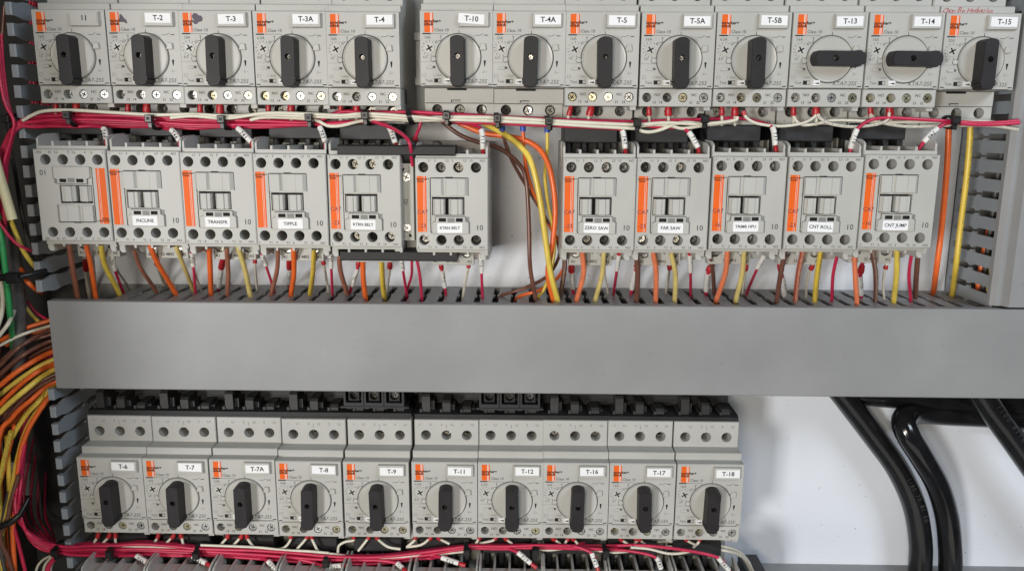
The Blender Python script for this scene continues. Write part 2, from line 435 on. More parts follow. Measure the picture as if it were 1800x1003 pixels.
# ------------------------------------------------------------------ motor breakers
PW = 44.5
TH = [(8.1, 12.6), (22.3, 12.6), (36.4, 12.6)]
LH = [(8.1, -57.6), (22.3, -57.6), (36.4, -57.6)]
def breaker_meshes():
    m = {}
    b = MB()
    b.extx([(23.4, 1), (23.4, 46.5), (5.2, 46.5), (5.2, 67.0), (4.7, 67.5), (0.4, 67.5), (0.4, 74.4), (-0.2, 75), (-44.0, 75), (-44.2, 74.6), (-44.2, 46), (-65.8, 46), (-65.8, 1)], 0.25, PW)
    m['housing'] = b.mesh('breaker_housing', ['grey_plastic'], 0)
    b = MB(); b.plate(rect(0.25, PW, 5.2, 23.6), [circ(x, y, 3.5, 18) for x, y in TH], 46.5, 57.4, 0, c=0.4)
    b.line([(22.3, 17.6), (22.3, 20.6)], 0.22, 57.48, 1)
    for t, x in (('1', 4.8), ('L1', 11.6), ('3', 19.0), ('L2', 26.2), ('5', 33.2), ('L3', 40.2)): b.text(t, x, 20.2, 57.5, 2.2, 1)
    m['terminal_block'] = b.mesh('terminal_block', ['grey_plastic', 'ink_grey'], 32)
    b = MB()
    b.plate(rect(0.25, PW, -65.8, -53.7), [circ(x, y, 3.35, 18) for x, y in LH], 46, 56, 0, c=0.35)
    for t, x in (('2', 4.8), ('T1', 11.6), ('4', 19.0), ('T2', 26.2), ('6', 33.2), ('T3', 40.2)): b.text(t, x, -63.6, 56.08, 2.2, 1)
    m['lower_terminal_block'] = b.mesh('lower_terminal_block', ['grey_plastic', 'ink_grey'], 32)
    b = MB(); b.prism([(0.25, -53.4), (PW, -53.4), (PW, -44.5), (27, -44.5), (27, -45.6), (14.5, -45.6), (14.5, -44.5), (0.25, -44.5)], 46, 55.9)
    b.quad(17, 23, -53.0, -51.6, 56.0, 1); b.quad(17.6, 23, -52.9, -52.1, 56.06, 2); b.quad(14.5, 27, -45.7, -44.5, 55.95, 1)
    m['blank_cover'] = b.mesh('blank_cover', ['grey_plastic', 'void', 'grey_plastic_dull'], 0)
    # auxiliary contact block
    b = MB()
    hs = [circ(x, -49.6, 2.85, 18) for x in (4.9, 17.3, 26.9, 39.6)]
    b.plate(rect(0.2, PW, -55.0, -44.5), hs, 57, 74.2, 0, mh=0, zh=64, c=0.35)
    b.box(0.2, PW, -55.0, -44.5, 56, 63.8)
    for t, x, y, s in (('NO', 11.2, -48.1, 2.3), ('NC', 33.6, -48.1, 2.3), ('13', 9.4, -52.6, 2.2), ('14', 13.4, -52.6, 2.2), ('21', 32.0, -52.6, 2.2), ('22', 36.3, -52.6, 2.2)):
        b.text(t, x, y, 74.26, s, 1, bold=0.02)
    b.box(40.5, 44.3, -57.2, -55.0, 58, 72)
    m['contact_block'] = b.mesh('contact_block', ['grey_plastic', 'ink'], 32)
    # label holder
    b = MB(); b.loft(rect(24.0, 42.2, -9.7, -0.9), 75, rect(24.6, 41.7, -9.1, -1.2), 77.2); b.flat(rect(24.6, 41.7, -9.1, -1.2), [], 77.2)
    m['tag_holder'] = b.mesh('tag_holder', ['grey_plastic'], 0)
    # logo stripes
    b = MB(); z = 75.10
    b.quad(2.9, 8.3, -12.6, -1.2, z, 1)
    for x0, x1 in ((2.9, 6.45), (6.85, 7.2), (7.55, 8.3)): b.quad(x0, x1, -12.6, -1.2, z+0.05, 0)
    b.text('sprecher+', 7.9, -6.1, z+0.12, 2.5, 2, bold=0.06); b.text('schuh', 5.5, -7.9, z+0.12, 2.4, 2, bold=0.08)
    m['logo_print'] = b.mesh('logo_print', ['orange_print', 'white_print', 'ink'], 0)
    # dial
    b = MB(); cx, cy = 23.4, -27.0
    b.loft(circ(cx, cy, 13.6, 48), 75, circ(cx, cy, 13.3, 48), 76.0); b.loft(circ(cx, cy, 13.3, 48), 76.0, circ(cx, cy, 12.3, 48), 75.7)
    b.flat(circ(cx, cy, 12.3, 48), [], 75.7)
    for i in range(48):
        a, c2 = 2*math.pi*i/48, 2*math.pi*(i+1)/48
        b.add([(cx+r*math.cos(t), cy+r*math.sin(t), 75.06) for r, t in ((13.6, a), (14.15, a), (14.15, c2), (13.6, c2))], [(0, 1, 2, 3)], 1)
    m['dial'] = b.mesh('dial', ['dial_plastic', 'ink_grey'], 25)
    # rotary handle, centred on the dial
    half = [(4.4, -12.4), (4.9, -12.8), (4.9, -13.4), (4.2, -13.8), (4.8, -14.2), (4.8, -14.9), (3.9, -15.6), (3.5, -17.0), (1.8, -17.7)]
    right = half[::-1]+[(4.4, 2), (4.35, 10.2), (3.2, 11.3), (1.6, 11.9)]
    poly = [(0, -17.9)]+right+[(0, 12.1)]+[(-x, y) for x, y in reversed(right)]
    mid = [(x*0.95, y*0.99) for x, y in poly]; top = [(x*0.90, y*0.97) for x, y in poly]
    b = MB(); b.loft(poly, 0.2, mid, 9.5); b.loft(mid, 9.5, top, 9.9)
    hole = circ(0, 0, 1.75, 16)
    b.plate(top, [hole], 9.9, 9.9, 0, mh=1, zh=3.5); b.flat(hole, [], 3.5, 1)
    m['handle'] = b.mesh('handle', ['charcoal_plastic', 'black_plastic'], 28)
    # setting screw
    b = MB(); cx, cy = 5.8, -21.7
    b.loft(circ(cx, cy, 3.3, 20), 75, circ(cx, cy, 3.1, 20), 75.35); b.flat(circ(cx, cy, 3.1, 20), [], 75.35)
    for a in (0.5, 0.5+math.pi/2):
        c, s = math.cos(a), math.sin(a)
        for t0, t1 in ((-2.1, -0.5), (-0.6, 0.6), (0.5, 2.1)):
            p = [(t0, -0.42), (t1, -0.42), (t1, 0.42), (t0, 0.42)]
            b.add([(cx+x*c-y*s, cy+x*s+y*c, 75.42) for x, y in p], [(0, 1, 2, 3)], 1)
    for i in range(9):
        a = math.radians(60+28*i); b.line([(cx+3.9*math.cos(a), cy+3.9*math.sin(a)), (cx+4.7*math.cos(a), cy+4.7*math.sin(a))], 0.28, 75.08, 1)
    m['setting_dial'] = b.mesh('setting_dial', ['dial_plastic', 'ink'], 25)
    b = MB(); b.cyl(8.2, -28.0, 75, 75.5, 1.55, 18, 0, 0.25)
    for i in range(18):
        a, c2 = 2*math.pi*i/18, 2*math.pi*(i+1)/18
        b.add([(8.2+r*math.cos(t), -28+r*math.sin(t), 75.07) for r, t in ((1.5, a), (1.8, a), (1.8, c2), (1.5, c2))], [(0, 1, 2, 3)], 1)
    m['indicator'] = b.mesh('indicator', ['button_plastic', 'ink_grey'], 25)
    b = MB(); b.prism(rrect(3.9, 8.0, -33.9, -32.2, 0.8), 75, 75.9, 0, 0.3); b.quad(7.4, 9.3, -33.6, -32.2, 75.06, 1)
    m['latch_button'] = b.mesh('latch_button', ['button_plastic', 'ink_grey'], 25)
    b = MB(); b.quad(8.5, 12.7, -42.0, -39.6, 75.06, 0); b.quad(10.9, 12.5, -41.7, -39.9, 75.1, 1)
    m['test_slot'] = b.mesh('test_slot', ['void', 'grey_plastic_dull'], 0)
    b = MB(); b.loft(rect(14.3, 18.6, -42.6, -39.2), 75, rect(14.6, 18.4, -42.3, -39.5), 76); b.flat(rect(14.6, 18.4, -42.3, -39.5), [], 76)
    b.add([(14.6, -41.1, 76.06), (17.9, -41.9, 76.06), (17.9, -40.5, 76.06)], [(0, 1, 2)], 1)
    m['trip_button'] = b.mesh('trip_button', ['label_white', 'ink_grey'], 0)
    b = MB(); b.prism([(36.2, -22.8), (40.4, -22.8), (39.9, -19.0), (37.0, -19.0)], 75, 76.4, 0, 0.35); m['stop_lug'] = b.mesh('stop_lug', ['dial_plastic'], 0)
    return m
BM = breaker_meshes()
BPRINT = {}
def breaker_print(lo, hi, model, mag):
    k = (lo, hi, model, mag)
    if k in BPRINT: return BPRINT[k]
    b = MB(); z = 75.08
    b.text('Class 10', 13.3, -11.2, z, 2.6, 1, bold=0.02)
    b.line([(23.9, -11.2), (23.9, -13.2)], 0.3, z, 0)
    b.quad(1.7, 6.8, -13.7, -13.0, z, 0)
    b.line([(7, -13.3), (16.8, -13.3), (17.6, -14.2)], 0.22, z, 1)
    b.text(hi, 4.6, -15.6, z, 2.4, 1); b.text(lo, 3.2, -27.0, z, 2.2, 1)
    b.line([(12.2, -14.6), (13.6, -14.6)], 0.3, z, 1); b.line([(12.9, -14.6), (12.9, -17.4), (11.4, -17.4)], 0.3, z, 1)
    b.line([(11.4, -17.4), (9.9, -18.9), (9.2, -18.2), (10.4, -17.0)], 0.3, z, 1)
    b.line([(33.6, -14.2), (36.2, -14.3), (38.4, -13.2)], 0.28, z, 1); b.line([(39.0, -14.1), (41.4, -14.1)], 0.5, z, 1)
    b.line([(0.4, -29.8), (10.0, -29.8)], 0.16, z, 2)
    b.line([(38.8, -29.1), (40.1, -29.1)], 0.6, z, 3); b.add([(38.8, -29.2, z), (40.1, -29.2, z), (39.6, -32.3, z), (39.2, -32.3, z)], [(3, 2, 1, 0)], 3)
    b.line([(38.2, -36.0), (40.8, -35.4)], 0.25, z, 2); b.line([(38.8, -34.4), (38.2, -36.2)], 0.25, z, 2)
    b.line([(1.5, -37.0), (1.5, -38.6), (3.5, -38.6), (3.5, -37.0), (1.5, -37.0)], 0.22, z, 2)
    b.text('I', 7.8, -37.8, z, 1.8, 2, shear=0.3); b.text(mag, 11.0, -37.8, z, 2.0, 2)
    b.text('Test', 5.4, -40.9, z, 2.4, 1)
    b.text(model, 33.4, -41.2, z, 3.4, 1, shear=0.25, bold=0.01)
    b.line([(0.6, -42.9), (3.0, -42.9)], 0.55, z, 0); b.line([(41.4, -42.9), (43.8, -42.9)], 0.55, z, 0)
    b.line([(2.5, -43.9), (42, -43.9)], 0.3, z, 0)
    BPRINT[k] = b.mesh('printed_markings', ['ink', 'ink_grey', 'pale_ink_and_shade', 'ink'], 0)
    return BPRINT[k]

def make_breaker(u, v, tagtext, label, group, rating=('6.3', '10A'), model='KTA7-25S', mag='130A', off=False, aux=True, tagdx=0.0, tagw=15.6, tagrot=0.0):
    t = thing('motor_breaker', label, 'motor breaker', (u, v, 0), group)
    obj('housing', BM['housing'], t)
    tb = obj('terminal_block', BM['terminal_block'], t)
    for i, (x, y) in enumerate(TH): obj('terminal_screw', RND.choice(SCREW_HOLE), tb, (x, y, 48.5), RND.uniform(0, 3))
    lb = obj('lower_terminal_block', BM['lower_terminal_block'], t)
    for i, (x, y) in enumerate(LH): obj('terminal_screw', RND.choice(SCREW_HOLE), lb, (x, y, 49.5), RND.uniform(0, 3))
    if aux:
        a = obj('contact_block', BM['contact_block'], t)
        for i, x in enumerate((4.9, 17.3, 26.9, 39.6)):
            no = i < 2
            obj('terminal_screw', RND.choice(SCREW_NO if no else SCREW_NC), a, (x, -49.6, 70.0 if no else 73.4), RND.uniform(0, 3))
    else:
        obj('blank_cover', BM['blank_cover'], t)
    h = obj('tag_holder', BM['tag_holder'], t)
    if tagtext:
        b = MB()
        b.box(-tagw/2, tagw/2, -2.8, 2.8, 0, 0.25)
        b.text(tagtext, 0.1, -0.1, 0.32, 4.3, 1, bold=0.075)
        o = obj('name_tag', b.mesh('name_tag', ['label_white' if tagtext != '11' else 'grey_plastic', 'ink'], 0), h, (33.1+tagdx+RND.uniform(-0.5, 0.5), -5.0+RND.uniform(-0.35, 0.35), 77.2), tagrot+RND.uniform(-0.022, 0.022))
    obj('logo_print', BM['logo_print'], t)
    obj('printed_markings', breaker_print(rating[0], rating[1], model, mag), t)
    for n in ('dial', 'setting_dial', 'indicator', 'latch_button', 'test_slot', 'trip_button', 'stop_lug'): obj(n, BM[n], t)
    hd = obj('handle', BM['handle'], t, (23.4, -27.0, 75.7), (math.pi/2 if off else 0.0)+RND.uniform(-0.028, 0.028))
    obj('handle_screw', RND.choice(SCREW_H), hd, (0, 0, 5.2), RND.uniform(0, 3))
    return t

TOP = [(53.8, 17.5, '11', ('10', '16A'), {}), (183.8, 18, 'T-2', ('6.3', '10A'), {}), (312, 19, 'T-3', ('6.3', '10A'), {}), (442.5, 20, 'T-3A', ('4.0', '6.3A'), dict(mag='82A')), (571.3, 21.3, 'T-4', ('10', '16A'), dict(mag='208A')),
       (737, 18.8, 'T-10', ('6.3', '10A'), dict(aux=False, tagdx=-1.2, tagrot=-0.05)), (865, 20, 'T-4A', ('6.3', '10A'), dict(aux=False)), (995, 21, 'T-5', ('10', '16A'), dict(mag='208A')), (1128.7, 22, 'T-5A', ('10', '16A'), dict(mag='208A')),
       (1261.5, 22, 'T-5B', ('4.0', '6.3A'), dict(mag='82A')), (1395.5, 22, 'T-13', ('10', '16A'), dict(off=True, mag='208A')), (1530, 22.5, 'T-14', ('6.3', '10A'), dict(off=True)), (1664, 24, 'T-15', ('22', '32A'), dict(aux=False, model='KTA7-32S', mag='448A'))]
LOW = [(133.5, 804.2, 'T-6', ('6.3', '10A')), (249, 806, 'T-7', ('10', '16A')), (366.4, 807.2, 'T-7A', ('6.3', '10A')), (483, 810.5, 'T-8', ('6.3', '10A')), (601.8, 811.5, 'T-9', ('4.0', '6.3A')),
       (722.5, 812, 'T-11', ('4.0', '6.3A')), (839.3, 812.8, 'T-12', ('4.0', '6.3A')), (954.5, 813.5, 'T-16', ('6.3', '10A')), (1071.8, 814.5, 'T-17', ('10', '16A')), (1190.8, 816, 'T-18', ('10', '16A'))]
breakers = {}
gT, gL = 'motor breakers in the top row', 'motor breakers in the lower row'
for i, (px, py, tg, rt, kw) in enumerate(TOP):
    p = at(px, py, 75)
    pos = 'black knob turned sideways' if kw.get('off') else 'black knob upright'
    lab = 'grey motor breaker in the top row, %s, tag reading %s' % (pos, tg)
    breakers[tg] = make_breaker(p.x, p.y, tg, lab, gT, rating=rt, **kw)
for i, (px, py, tg, rt) in enumerate(LOW):
    p = at(px, py, 75)
    breakers[tg] = make_breaker(p.x, p.y, tg, 'grey motor breaker in the lower row, black knob upright, tag reading %s' % tg, gL, rating=rt, mag='130A')

# handwriting above T-15, marker scribbles beside two logos
b = MB(); hx = 2.2; hr = random.Random(11)
for ch in 'Chop Bin Hydraulics':
    if ch != ' ': b.text(ch, hx, 2.6+hr.uniform(-.35, .35), 67.62, 4.0*hr.uniform(.85, 1.12), 0, shear=round(hr.uniform(.15, .5), 2), bold=0.004, rot=hr.uniform(-.14, .16))
    hx += {' ': 1.5, 'i': 1.05, 'l': 0.95, 'r': 1.3, 'H': 2.3, 'C': 2.2, 'B': 2.0}.get(ch, 1.62)
obj('red_handwriting', b.mesh('red_handwriting', ['ink_red'], 0), breakers['T-15'])
b = MB(); b.add([(9.0, -2.5, 75.3), (9.8, -2.4, 75.3), (13.4, -7.2, 75.3), (12.6, -7.8, 75.3), (10.6, -6.2, 75.3), (8.6, -6.4, 75.3)], [(5, 4, 3, 2, 1, 0)])
obj('marker_scribble', b.mesh('marker_scribble', ['ink_marker'], 0), breakers['T-2'])
b = MB(); b.prism(circ(10.6, -3.4, 2.1, 7), 75.1, 75.28); b.prism(circ(13.0, -4.6, 2.0, 7), 75.1, 75.3); b.prism(circ(10.6, -6.4, 1.6, 6), 75.1, 75.26)
obj('marker_scribble', b.mesh('marker_scribble', ['ink_marker'], 0), breakers['T-3'])

# ------------------------------------------------------------------ contactors
CX = (5.0, 15.6, 26.3, 37.0)
FW = 89.5
def contactor_meshes():
    m = {}
    b = MB()
    b.extx([(9, 1), (9, 40), (-8, 41), (-8, 72), (-58.5, 72), (-58.5, 66), (-67, 58), (-67, 1)], 0.6, 43.8)
    m['body'] = b.mesh('contactor_body', ['grey_plastic'], 0)
    b = MB()
    hs = [circ(x, -5.6, 3.2, 18) for x in CX]+[circ(x, -50.0, 3.25, 18) for x in CX]
    win = rect(10.1, 30.0, -34.5, -23.5)
    b.plate(rect(0, 44.4, -56.2, 0), hs+[win], 71, FW, 0, c=0.5, zh=72)
    b.box(0.4, 44, 0.05, 2.4, 70, 85.5); b.box(0.4, 44, -58.2, -56.25, 70, 85.5)
    b.quad(10.1, 30.0, -34.5, -23.5, 84.2, 1)
    for h in hs[:8]: b.flat(h, [], 72.3, 1)  # dark discs at the hole bottoms, deep shade put into colour
    m['face_plate'] = b.mesh('face_plate', ['grey_plastic', 'void'], 32)
    b = MB(); z = FW+0.08
    b.quad(1.1, 6.8, -45.0, -10.9, z, 1)
    for x0, x1 in ((1.1, 4.85), (5.05, 5.65), (5.85, 6.8)): b.quad(x0, x1, -45.0, -10.9, z+0.05, 0)
    b.text('sprecher+', 4.7, -12.6, z+0.12, 1.9, 2, bold=0.03); b.text('schuh', 3.2, -14.0, z+0.12, 1.7, 2, bold=0.04)
    m['logo_print'] = b.mesh('logo_print', ['orange_print', 'white_print', 'ink'], 0)
    b = MB()
    for t, x in (('1', 1.6), ('L1', 8.8), ('3', 12.2), ('L2', 19.6), ('5', 22.8), ('L3', 30.4), ('13', 34.0), ('NO', 41.0)): b.text(t, x, -1.6, z, 2.0, 0)
    for t, x in (('2', 1.4), ('T1', 8.6), ('4', 12.2), ('T2', 19.2), ('6', 22.6), ('T3', 30.0), ('14', 33.8), ('NO', 40.8)): b.text(t, x, -54.5, z, 2.0, 0)
    b.text('10', 39.2, -42.3, z, 4.6, 0)
    b.line([(9.4, -11.9), (32.2, -11.9)], 0.5, z, 0); b.line([(9.2, -11.9), (9.2, -45.2), (11.4, -45.2)], 0.45, z, 0); b.line([(32.3, -11.9), (32.3, -22.8)], 0.4, z, 0)  # moulded frame edges drawn as dark lines, crease shade put into colour
    b.line([(18.5, -11.7), (23, -11.7)], 0.8, z, 0); b.line([(16, -45.9), (26, -45.9)], 0.25, z, 0)
    m['printed_markings'] = b.mesh('printed_markings', ['ink'], 0)
    # moulded cover above the actuator: two proud blocks and a groove
    b = MB()
    b.exty([(9.9, FW-1), (32.2, FW-1), (32.2, FW+0.15), (30.3, FW+1.9), (26.0, FW+1.9), (25.6, FW+1.35), (18.9, FW+1.35), (18.5, FW+0.2), (17.4, FW+0.2), (16.0, FW+1.9), (9.9, FW+1.9)], -22.3, -12.4)
    m['top_cover'] = b.mesh('top_cover', ['button_plastic', 'pale_ink_and_shade'], 0)
    def act(x0, x1, h):
        b = MB(); d = x1-x0
        prof = [(x0, 84.5), (x0, FW-0.2), (x0+0.16*d, FW+h*0.55), (x0+0.20*d, FW+h), (x0+0.62*d, FW+h), (x0+0.68*d, FW+h*0.6), (x0+0.9*d, FW+h*0.5), (x1, FW-0.8), (x1, 84.5)]
        b.exty(prof[::-1], -34.1, -24.7); return b
    b = act(10.6, 18.0, 1.9); m['actuator'] = b.mesh('actuator', ['button_plastic'], 0)
    b = act(20.3, 29.2, 2.1); m['actuator_b'] = b.mesh('actuator', ['button_plastic'], 0)
    b = MB()
    hs = [rect(14.2, 18.7, -38.5, -36.3), rect(24.8, 29.0, -38.5, -36.3)]
    b.plate([(10.2, -45.9), (32.6, -45.9), (32.6, -39.0), (30.6, -38.2), (30.6, -35.4), (12.3, -35.4), (12.3, -38.4), (10.2, -39.2)], hs, FW-1, FW+1.1, 0, mh=1, c=0.25)
    for h in hs: b.flat(h, [], FW+0.1, 1)
    b.quad(30.6, 32.9, -39.0, -35.6, FW+0.05, 2); b.quad(32.6, 33.5, -46.0, -38.6, FW+0.05, 2); b.quad(19.6, 24.0, -38.9, -36.2, FW+1.15, 2); b.line([(10.0, -39.3), (12.2, -38.3), (12.2, -35.2), (30.8, -35.2)], 0.3, FW+0.07, 1)  # dark strips and edge line round the holder are painted shade
    m['label_holder'] = b.mesh('label_holder', ['grey_plastic', 'void', 'pale_ink_and_shade'], 0)
    # fins between the terminals, above and below the face
    b = MB(); b.extx([(-10, 42), (2.6, 42), (2.6, 85.4), (-4, 85.4), (-10, 72)][::-1], -0.7, 0.7); m['fin'] = b.mesh('barrier_fin', ['grey_plastic'], 0)
    b = MB(); b.extx([(-1, 62), (9.6, 62), (9.0, 78), (7.6, 83), (6.4, 84.8), (-1, 84.8)], -0.6, 0.6); m['end_fin'] = b.mesh('barrier_fin', ['grey_plastic'], 0)
    b = MB(); b.prism([(-0.7, 0.4), (0.7, 0.4), (0.7, -4.0), (-0.7, -4.0)][::-1], 64, 84.5); m['low_fin'] = b.mesh('barrier_fin', ['grey_plastic'], 0)
    b = MB(); b.prism([(-2.2, 0.5), (-2.2, -5.4), (-0.8, -7.2), (1.6, -7.2), (1.6, 0.5)], 68, 83.5, 0, 0.3); m['foot'] = b.mesh('foot', ['grey_plastic'], 0)
    b = MB(); b.plate([(6.2, -70.2), (34.0, -70.2), (34.0, -58), (6.2, -58)], [circ(10.6, -62.4, 3.0, 16), circ(29.2, -62.4, 3.0, 16)], 54, 62.5, 0, mh=1, c=0.3)
    b.box(15.8, 23.6, -61.6, -58.2, 62, 62.7, 2)
    b.text('A1', 9.0, -67.8, 62.62, 2.6, 1, bold=0.03); b.text('22 4802', 20.2, -67.6, 62.62, 2.7, 1, bold=0.03); b.text('A2', 31.2, -67.8, 62.62, 2.6, 1, bold=0.03)
    m['coil_terminal'] = b.mesh('coil_terminal', ['grey_plastic', 'ink', 'void'], 28)
    return m
CM = contactor_meshes()
CL_PRINT = {}
def make_contactor(u, v, text, label, group, flip=False, simple=False, ct=None):
    t = thing('contactor', label, 'contactor', (u, v, 0), group)
    r = t
    def put(n, nm=None, loc=(0, 0, 0)):
        if flip:       # the whole front is mounted upside down
            return obj(nm or n, CM[n], t, (44.4-loc[0], -56.2-loc[1], loc[2]), math.pi)
        return obj(nm or n, CM[n], t, loc)
    obj('body', CM['body'], t)
    fp = put('face_plate')
    for x in (10.4, 20.9, 31.5): obj('barrier_fin', CM['fin'], t, (x, 2.2, 0))
    obj('barrier_fin', CM['end_fin'], t, (0.7, 0, 0)); obj('barrier_fin', CM['end_fin'], t, (43.4, 0, 0))
    if simple:
        for n in ('logo_print', 'printed_markings', 'top_cover', 'actuator'): put(n)
        put('actuator_b', 'actuator'); put('label_holder'); return t
    for x in (10.4, 20.9, 31.5, 43.2): obj('barrier_fin', CM['low_fin'], t, (x, -56.2, 0))
    obj('foot', CM['foot'], t, (41.2, -56.2, 0)); obj('foot', CM['foot'], t, (1.8, -56.2, 0))
    for y in (-5.6, -50.0):
        for x in CX:
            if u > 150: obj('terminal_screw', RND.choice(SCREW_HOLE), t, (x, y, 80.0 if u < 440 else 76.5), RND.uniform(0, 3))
    for n in ('logo_print', 'printed_markings', 'top_cover', 'actuator'): put(n)
    put('actuator_b', 'actuator')
    h = put('label_holder')
    if text:
        b = MB(); b.prism(rrect(-7.7, 7.7, -3.0, 3.0, 0.5, 2), 0, 0.3)
        k = 2.9 if len(text) < 9 else 2.5
        b.text(text, 0, 0, 0.36, k, 1, bold=0.045)
        obj('name_label', b.mesh('name_label', ['label_white', 'ink'], 0), h, (21.2+RND.uniform(-0.4, 0.4), -42.2+RND.uniform(-0.3, 0.3), FW+1.1), RND.uniform(-0.03, 0.03))
    if ct:
        b = MB(); b.text('CA7', 4.2, -32.8, FW+0.2, 3.6, 0); b.text(ct, 4.0, -41.3, FW+0.2, 3.6, 0)
        obj('type_print', b.mesh('type_print', ['ink_marker'], 0), t)
    c = obj('coil_terminal', CM['coil_terminal'], t)
    for x in (10.6, 29.2): obj('terminal_screw', RND.choice(SCREW_NC), c, (x, -62.4, 61.4), RND.uniform(0, 3))
    return t
gC = 'contactors in the middle row'
CT = [(56.5, 262, None, 'grey contactor mounted upside down at the left end, orange stripe on its right', True, None), (186.6, 265, 'INCLINE', 'grey contactor in the middle row with white label reading INCLINE', False, None),
      (315, 267.6, 'TRANSFR', 'grey contactor in the middle row with white label reading TRANSFR', False, None), (443.6, 269.8, 'TIPPLE', 'grey contactor in the middle row with white label reading TIPPLE', False, None),
      (574.5, 272, 'RTRN BELT', 'grey contactor labelled RTRN BELT, left of the narrow interlock block', False, '-23'), (729, 277.5, 'RTRN BELT', 'grey contactor labelled RTRN BELT, right of the narrow interlock block', False, '-23'),
      (990.3, 277.5, 'ZERO SAW', 'grey contactor in the middle row with white label reading ZERO SAW', False, '-23'), (1121, 277.5, 'FAR SAW', 'grey contactor in the middle row with white label reading FAR SAW', False, '-23'),
      (1254.8, 275, 'TRIMR HPU', 'grey contactor in the middle row with white label reading TRIMR HPU', False, '-16'), (1389, 275.4, 'CNT ROLL', 'grey contactor in the middle row with white label reading CNT ROLL', False, '-23'),
      (1523, 271.8, 'CNT JUMP', 'grey contactor at the right end of the row with white label reading CNT JUMP', False, '-16')]
CPOS = []
for px, py, tx, lab, fl, ct in CT:
    p = at(px, py, FW)
    make_contactor(p.x, p.y, tx, lab, gC, flip=fl, ct=ct); CPOS.append((p.x, p.y))
gC2 = 'contactors whose tops show along the bottom edge'
CPOS2 = []
for i, (px, py, tg, rt) in enumerate(LOW):
    p = at(px, py, 75); q = (p.x+1.0, -371.5)
    make_contactor(q[0], q[1], None, 'top of a grey contactor at the bottom edge, beneath breaker %s' % tg, gC2, simple=True); CPOS2.append(q)

# black linking modules that join each breaker to the contactor below it
b = MB()
b.box(1.5, 35.5, 8.5, 18.6, 20, 61, 0, 0.6); b.box(1.5, 35.5, -0.5, 8.4, 20, 45)
link_body = b.mesh('module_body', ['black_connector'], 0)
b = MB(); b.prism(circ(0, 4.2, 1.6, 8), 44, 45); b.box(-1.8, 1.8, -7, 9, 40, 57.5, 0, 0.7); link_rib = b.mesh('rib', ['black_connector'], 30)
b = MB(); b.box(-2.6, 2.6, 0.5, 6.0, 44, 51, 0, 0.3); link_pad = b.mesh('terminal_pad', ['grey_plastic_dull'], 0)
def link_module(u, v, label, group, pads):
    t = thing('linking_module', label, 'linking module', (u, v, 0), group)
    obj('module_body', link_body, t)
    for x in (4.6, 14.8, 25.4, 34.2): obj('rib', link_rib, t, (x, 0, 0))
    if pads:
        for x in (9.6, 20.0, 30.0): obj('terminal_pad', link_pad, t, (x, 0, 0))
for i, (u, v) in enumerate(CPOS):
    if i == 5: continue
    n = CT[i][2] or 'upside down'
    nm = 'the left RTRN BELT' if i == 4 else ('the upside down' if i == 0 else n)
    link_module(u, v, 'black linking module between %s contactor and the breaker above it' % nm, 'linking modules above the middle contactors', i < 5)
for i, (u, v) in enumerate(CPOS2):
    link_module(u, v, 'black linking module below breaker %s at the bottom edge' % LOW[i][2], 'linking modules along the bottom edge', True)

# reversing links above and below the two RTRN BELT contactors, narrow interlock between them
def bar(px0, px1, y0, y1, w0, w1, label, rid):
    a, c = at(px0, y1, w1), at(px1, y0, w1)
    t = thing('reversing_link', label, 'reversing link', (a.x, a.y, 0), 'reversing links of the RTRN BELT pair')
    L, H = c.x-a.x, c.y-a.y
    b = MB(); b.extx([(0, w0), (0, w1-0.8), (0.8, w1), (H-0.8, w1), (H, w1-0.8), (H, w0)][::-1], 0, L)
    obj('link_cover', b.mesh('link_cover', ['charcoal_plastic'], 0), t)
    b = MB(); b.box(1.5, L-1.5, 0.6, H-0.6, w0-14, w0-0.2); obj('link_core', b.mesh('link_core', ['black_plastic'], 0), t)
    if rid:
        k = MB(); k.prism(circ(0, H, 2.6, 14), w0-2, w1-5, 0, 0.4); kn = k.mesh('knob', ['charcoal_plastic'], 28)
        obj('knob', kn, t, (L*0.62, 0, 0)); obj('knob', kn, t, (L*0.83, 0, 0))
bar(593, 800, 256, 273, 70, 88, 'black plastic link bar above the two RTRN BELT contactors', True)
bar(598, 803, 442, 458, 68, 84, 'black plastic link bar below the two RTRN BELT contactors', False)
p0, p1 = at(703, 436, 80), at(728, 290, 80)
t = thing('interlock_block', 'narrow grey block with two screws and -02 print between RTRN BELT contactors', 'interlock', (p0.x, p0.y+5, 0))
Wd, Hh = p1.x-p0.x-0.4, p1.y-p0.y
b = MB(); b.plate(rect(0, Wd, 0, Hh-4), [circ(Wd*0.5, Hh-12.5, 2.6, 16), circ(Wd*0.5, 8.0, 2.6, 16)], 20, 81, 0, c=0.3, zh=74)
b.box(0, Wd, -9, -0.2, 20, 66)
b.text('-02', Wd*0.48, Hh*0.5-2, 81.08, 3.4, 1, rot=math.pi/2, bold=0.02); b.text('RCH', Wd*0.74, Hh-7.5, 81.08, 2.0, 1, rot=math.pi/2); b.text('12 A2', Wd*0.3, 3.6, 81.08, 2.0, 1, rot=math.pi/2)
b.add([(Wd*.2, Hh-7, 81.08), (Wd*.45, Hh-7, 81.08), (Wd*.32, Hh-9.6, 81.08)], [(0, 2, 1)], 1); b.add([(Wd*.6, 2.4, 81.08), (Wd*.85, 2.4, 81.08), (Wd*.72, 4.8, 81.08)], [(0, 1, 2)], 1)
obj('housing', b.mesh('interlock_housing', ['grey_plastic', 'ink'], 28), t)
obj('terminal_screw', SCREW_DK[1], t, (Wd*0.5, Hh-12.5, 79.0)); obj('terminal_screw', SCREW_NC[3], t, (Wd*0.5, 8.0, 80.4))

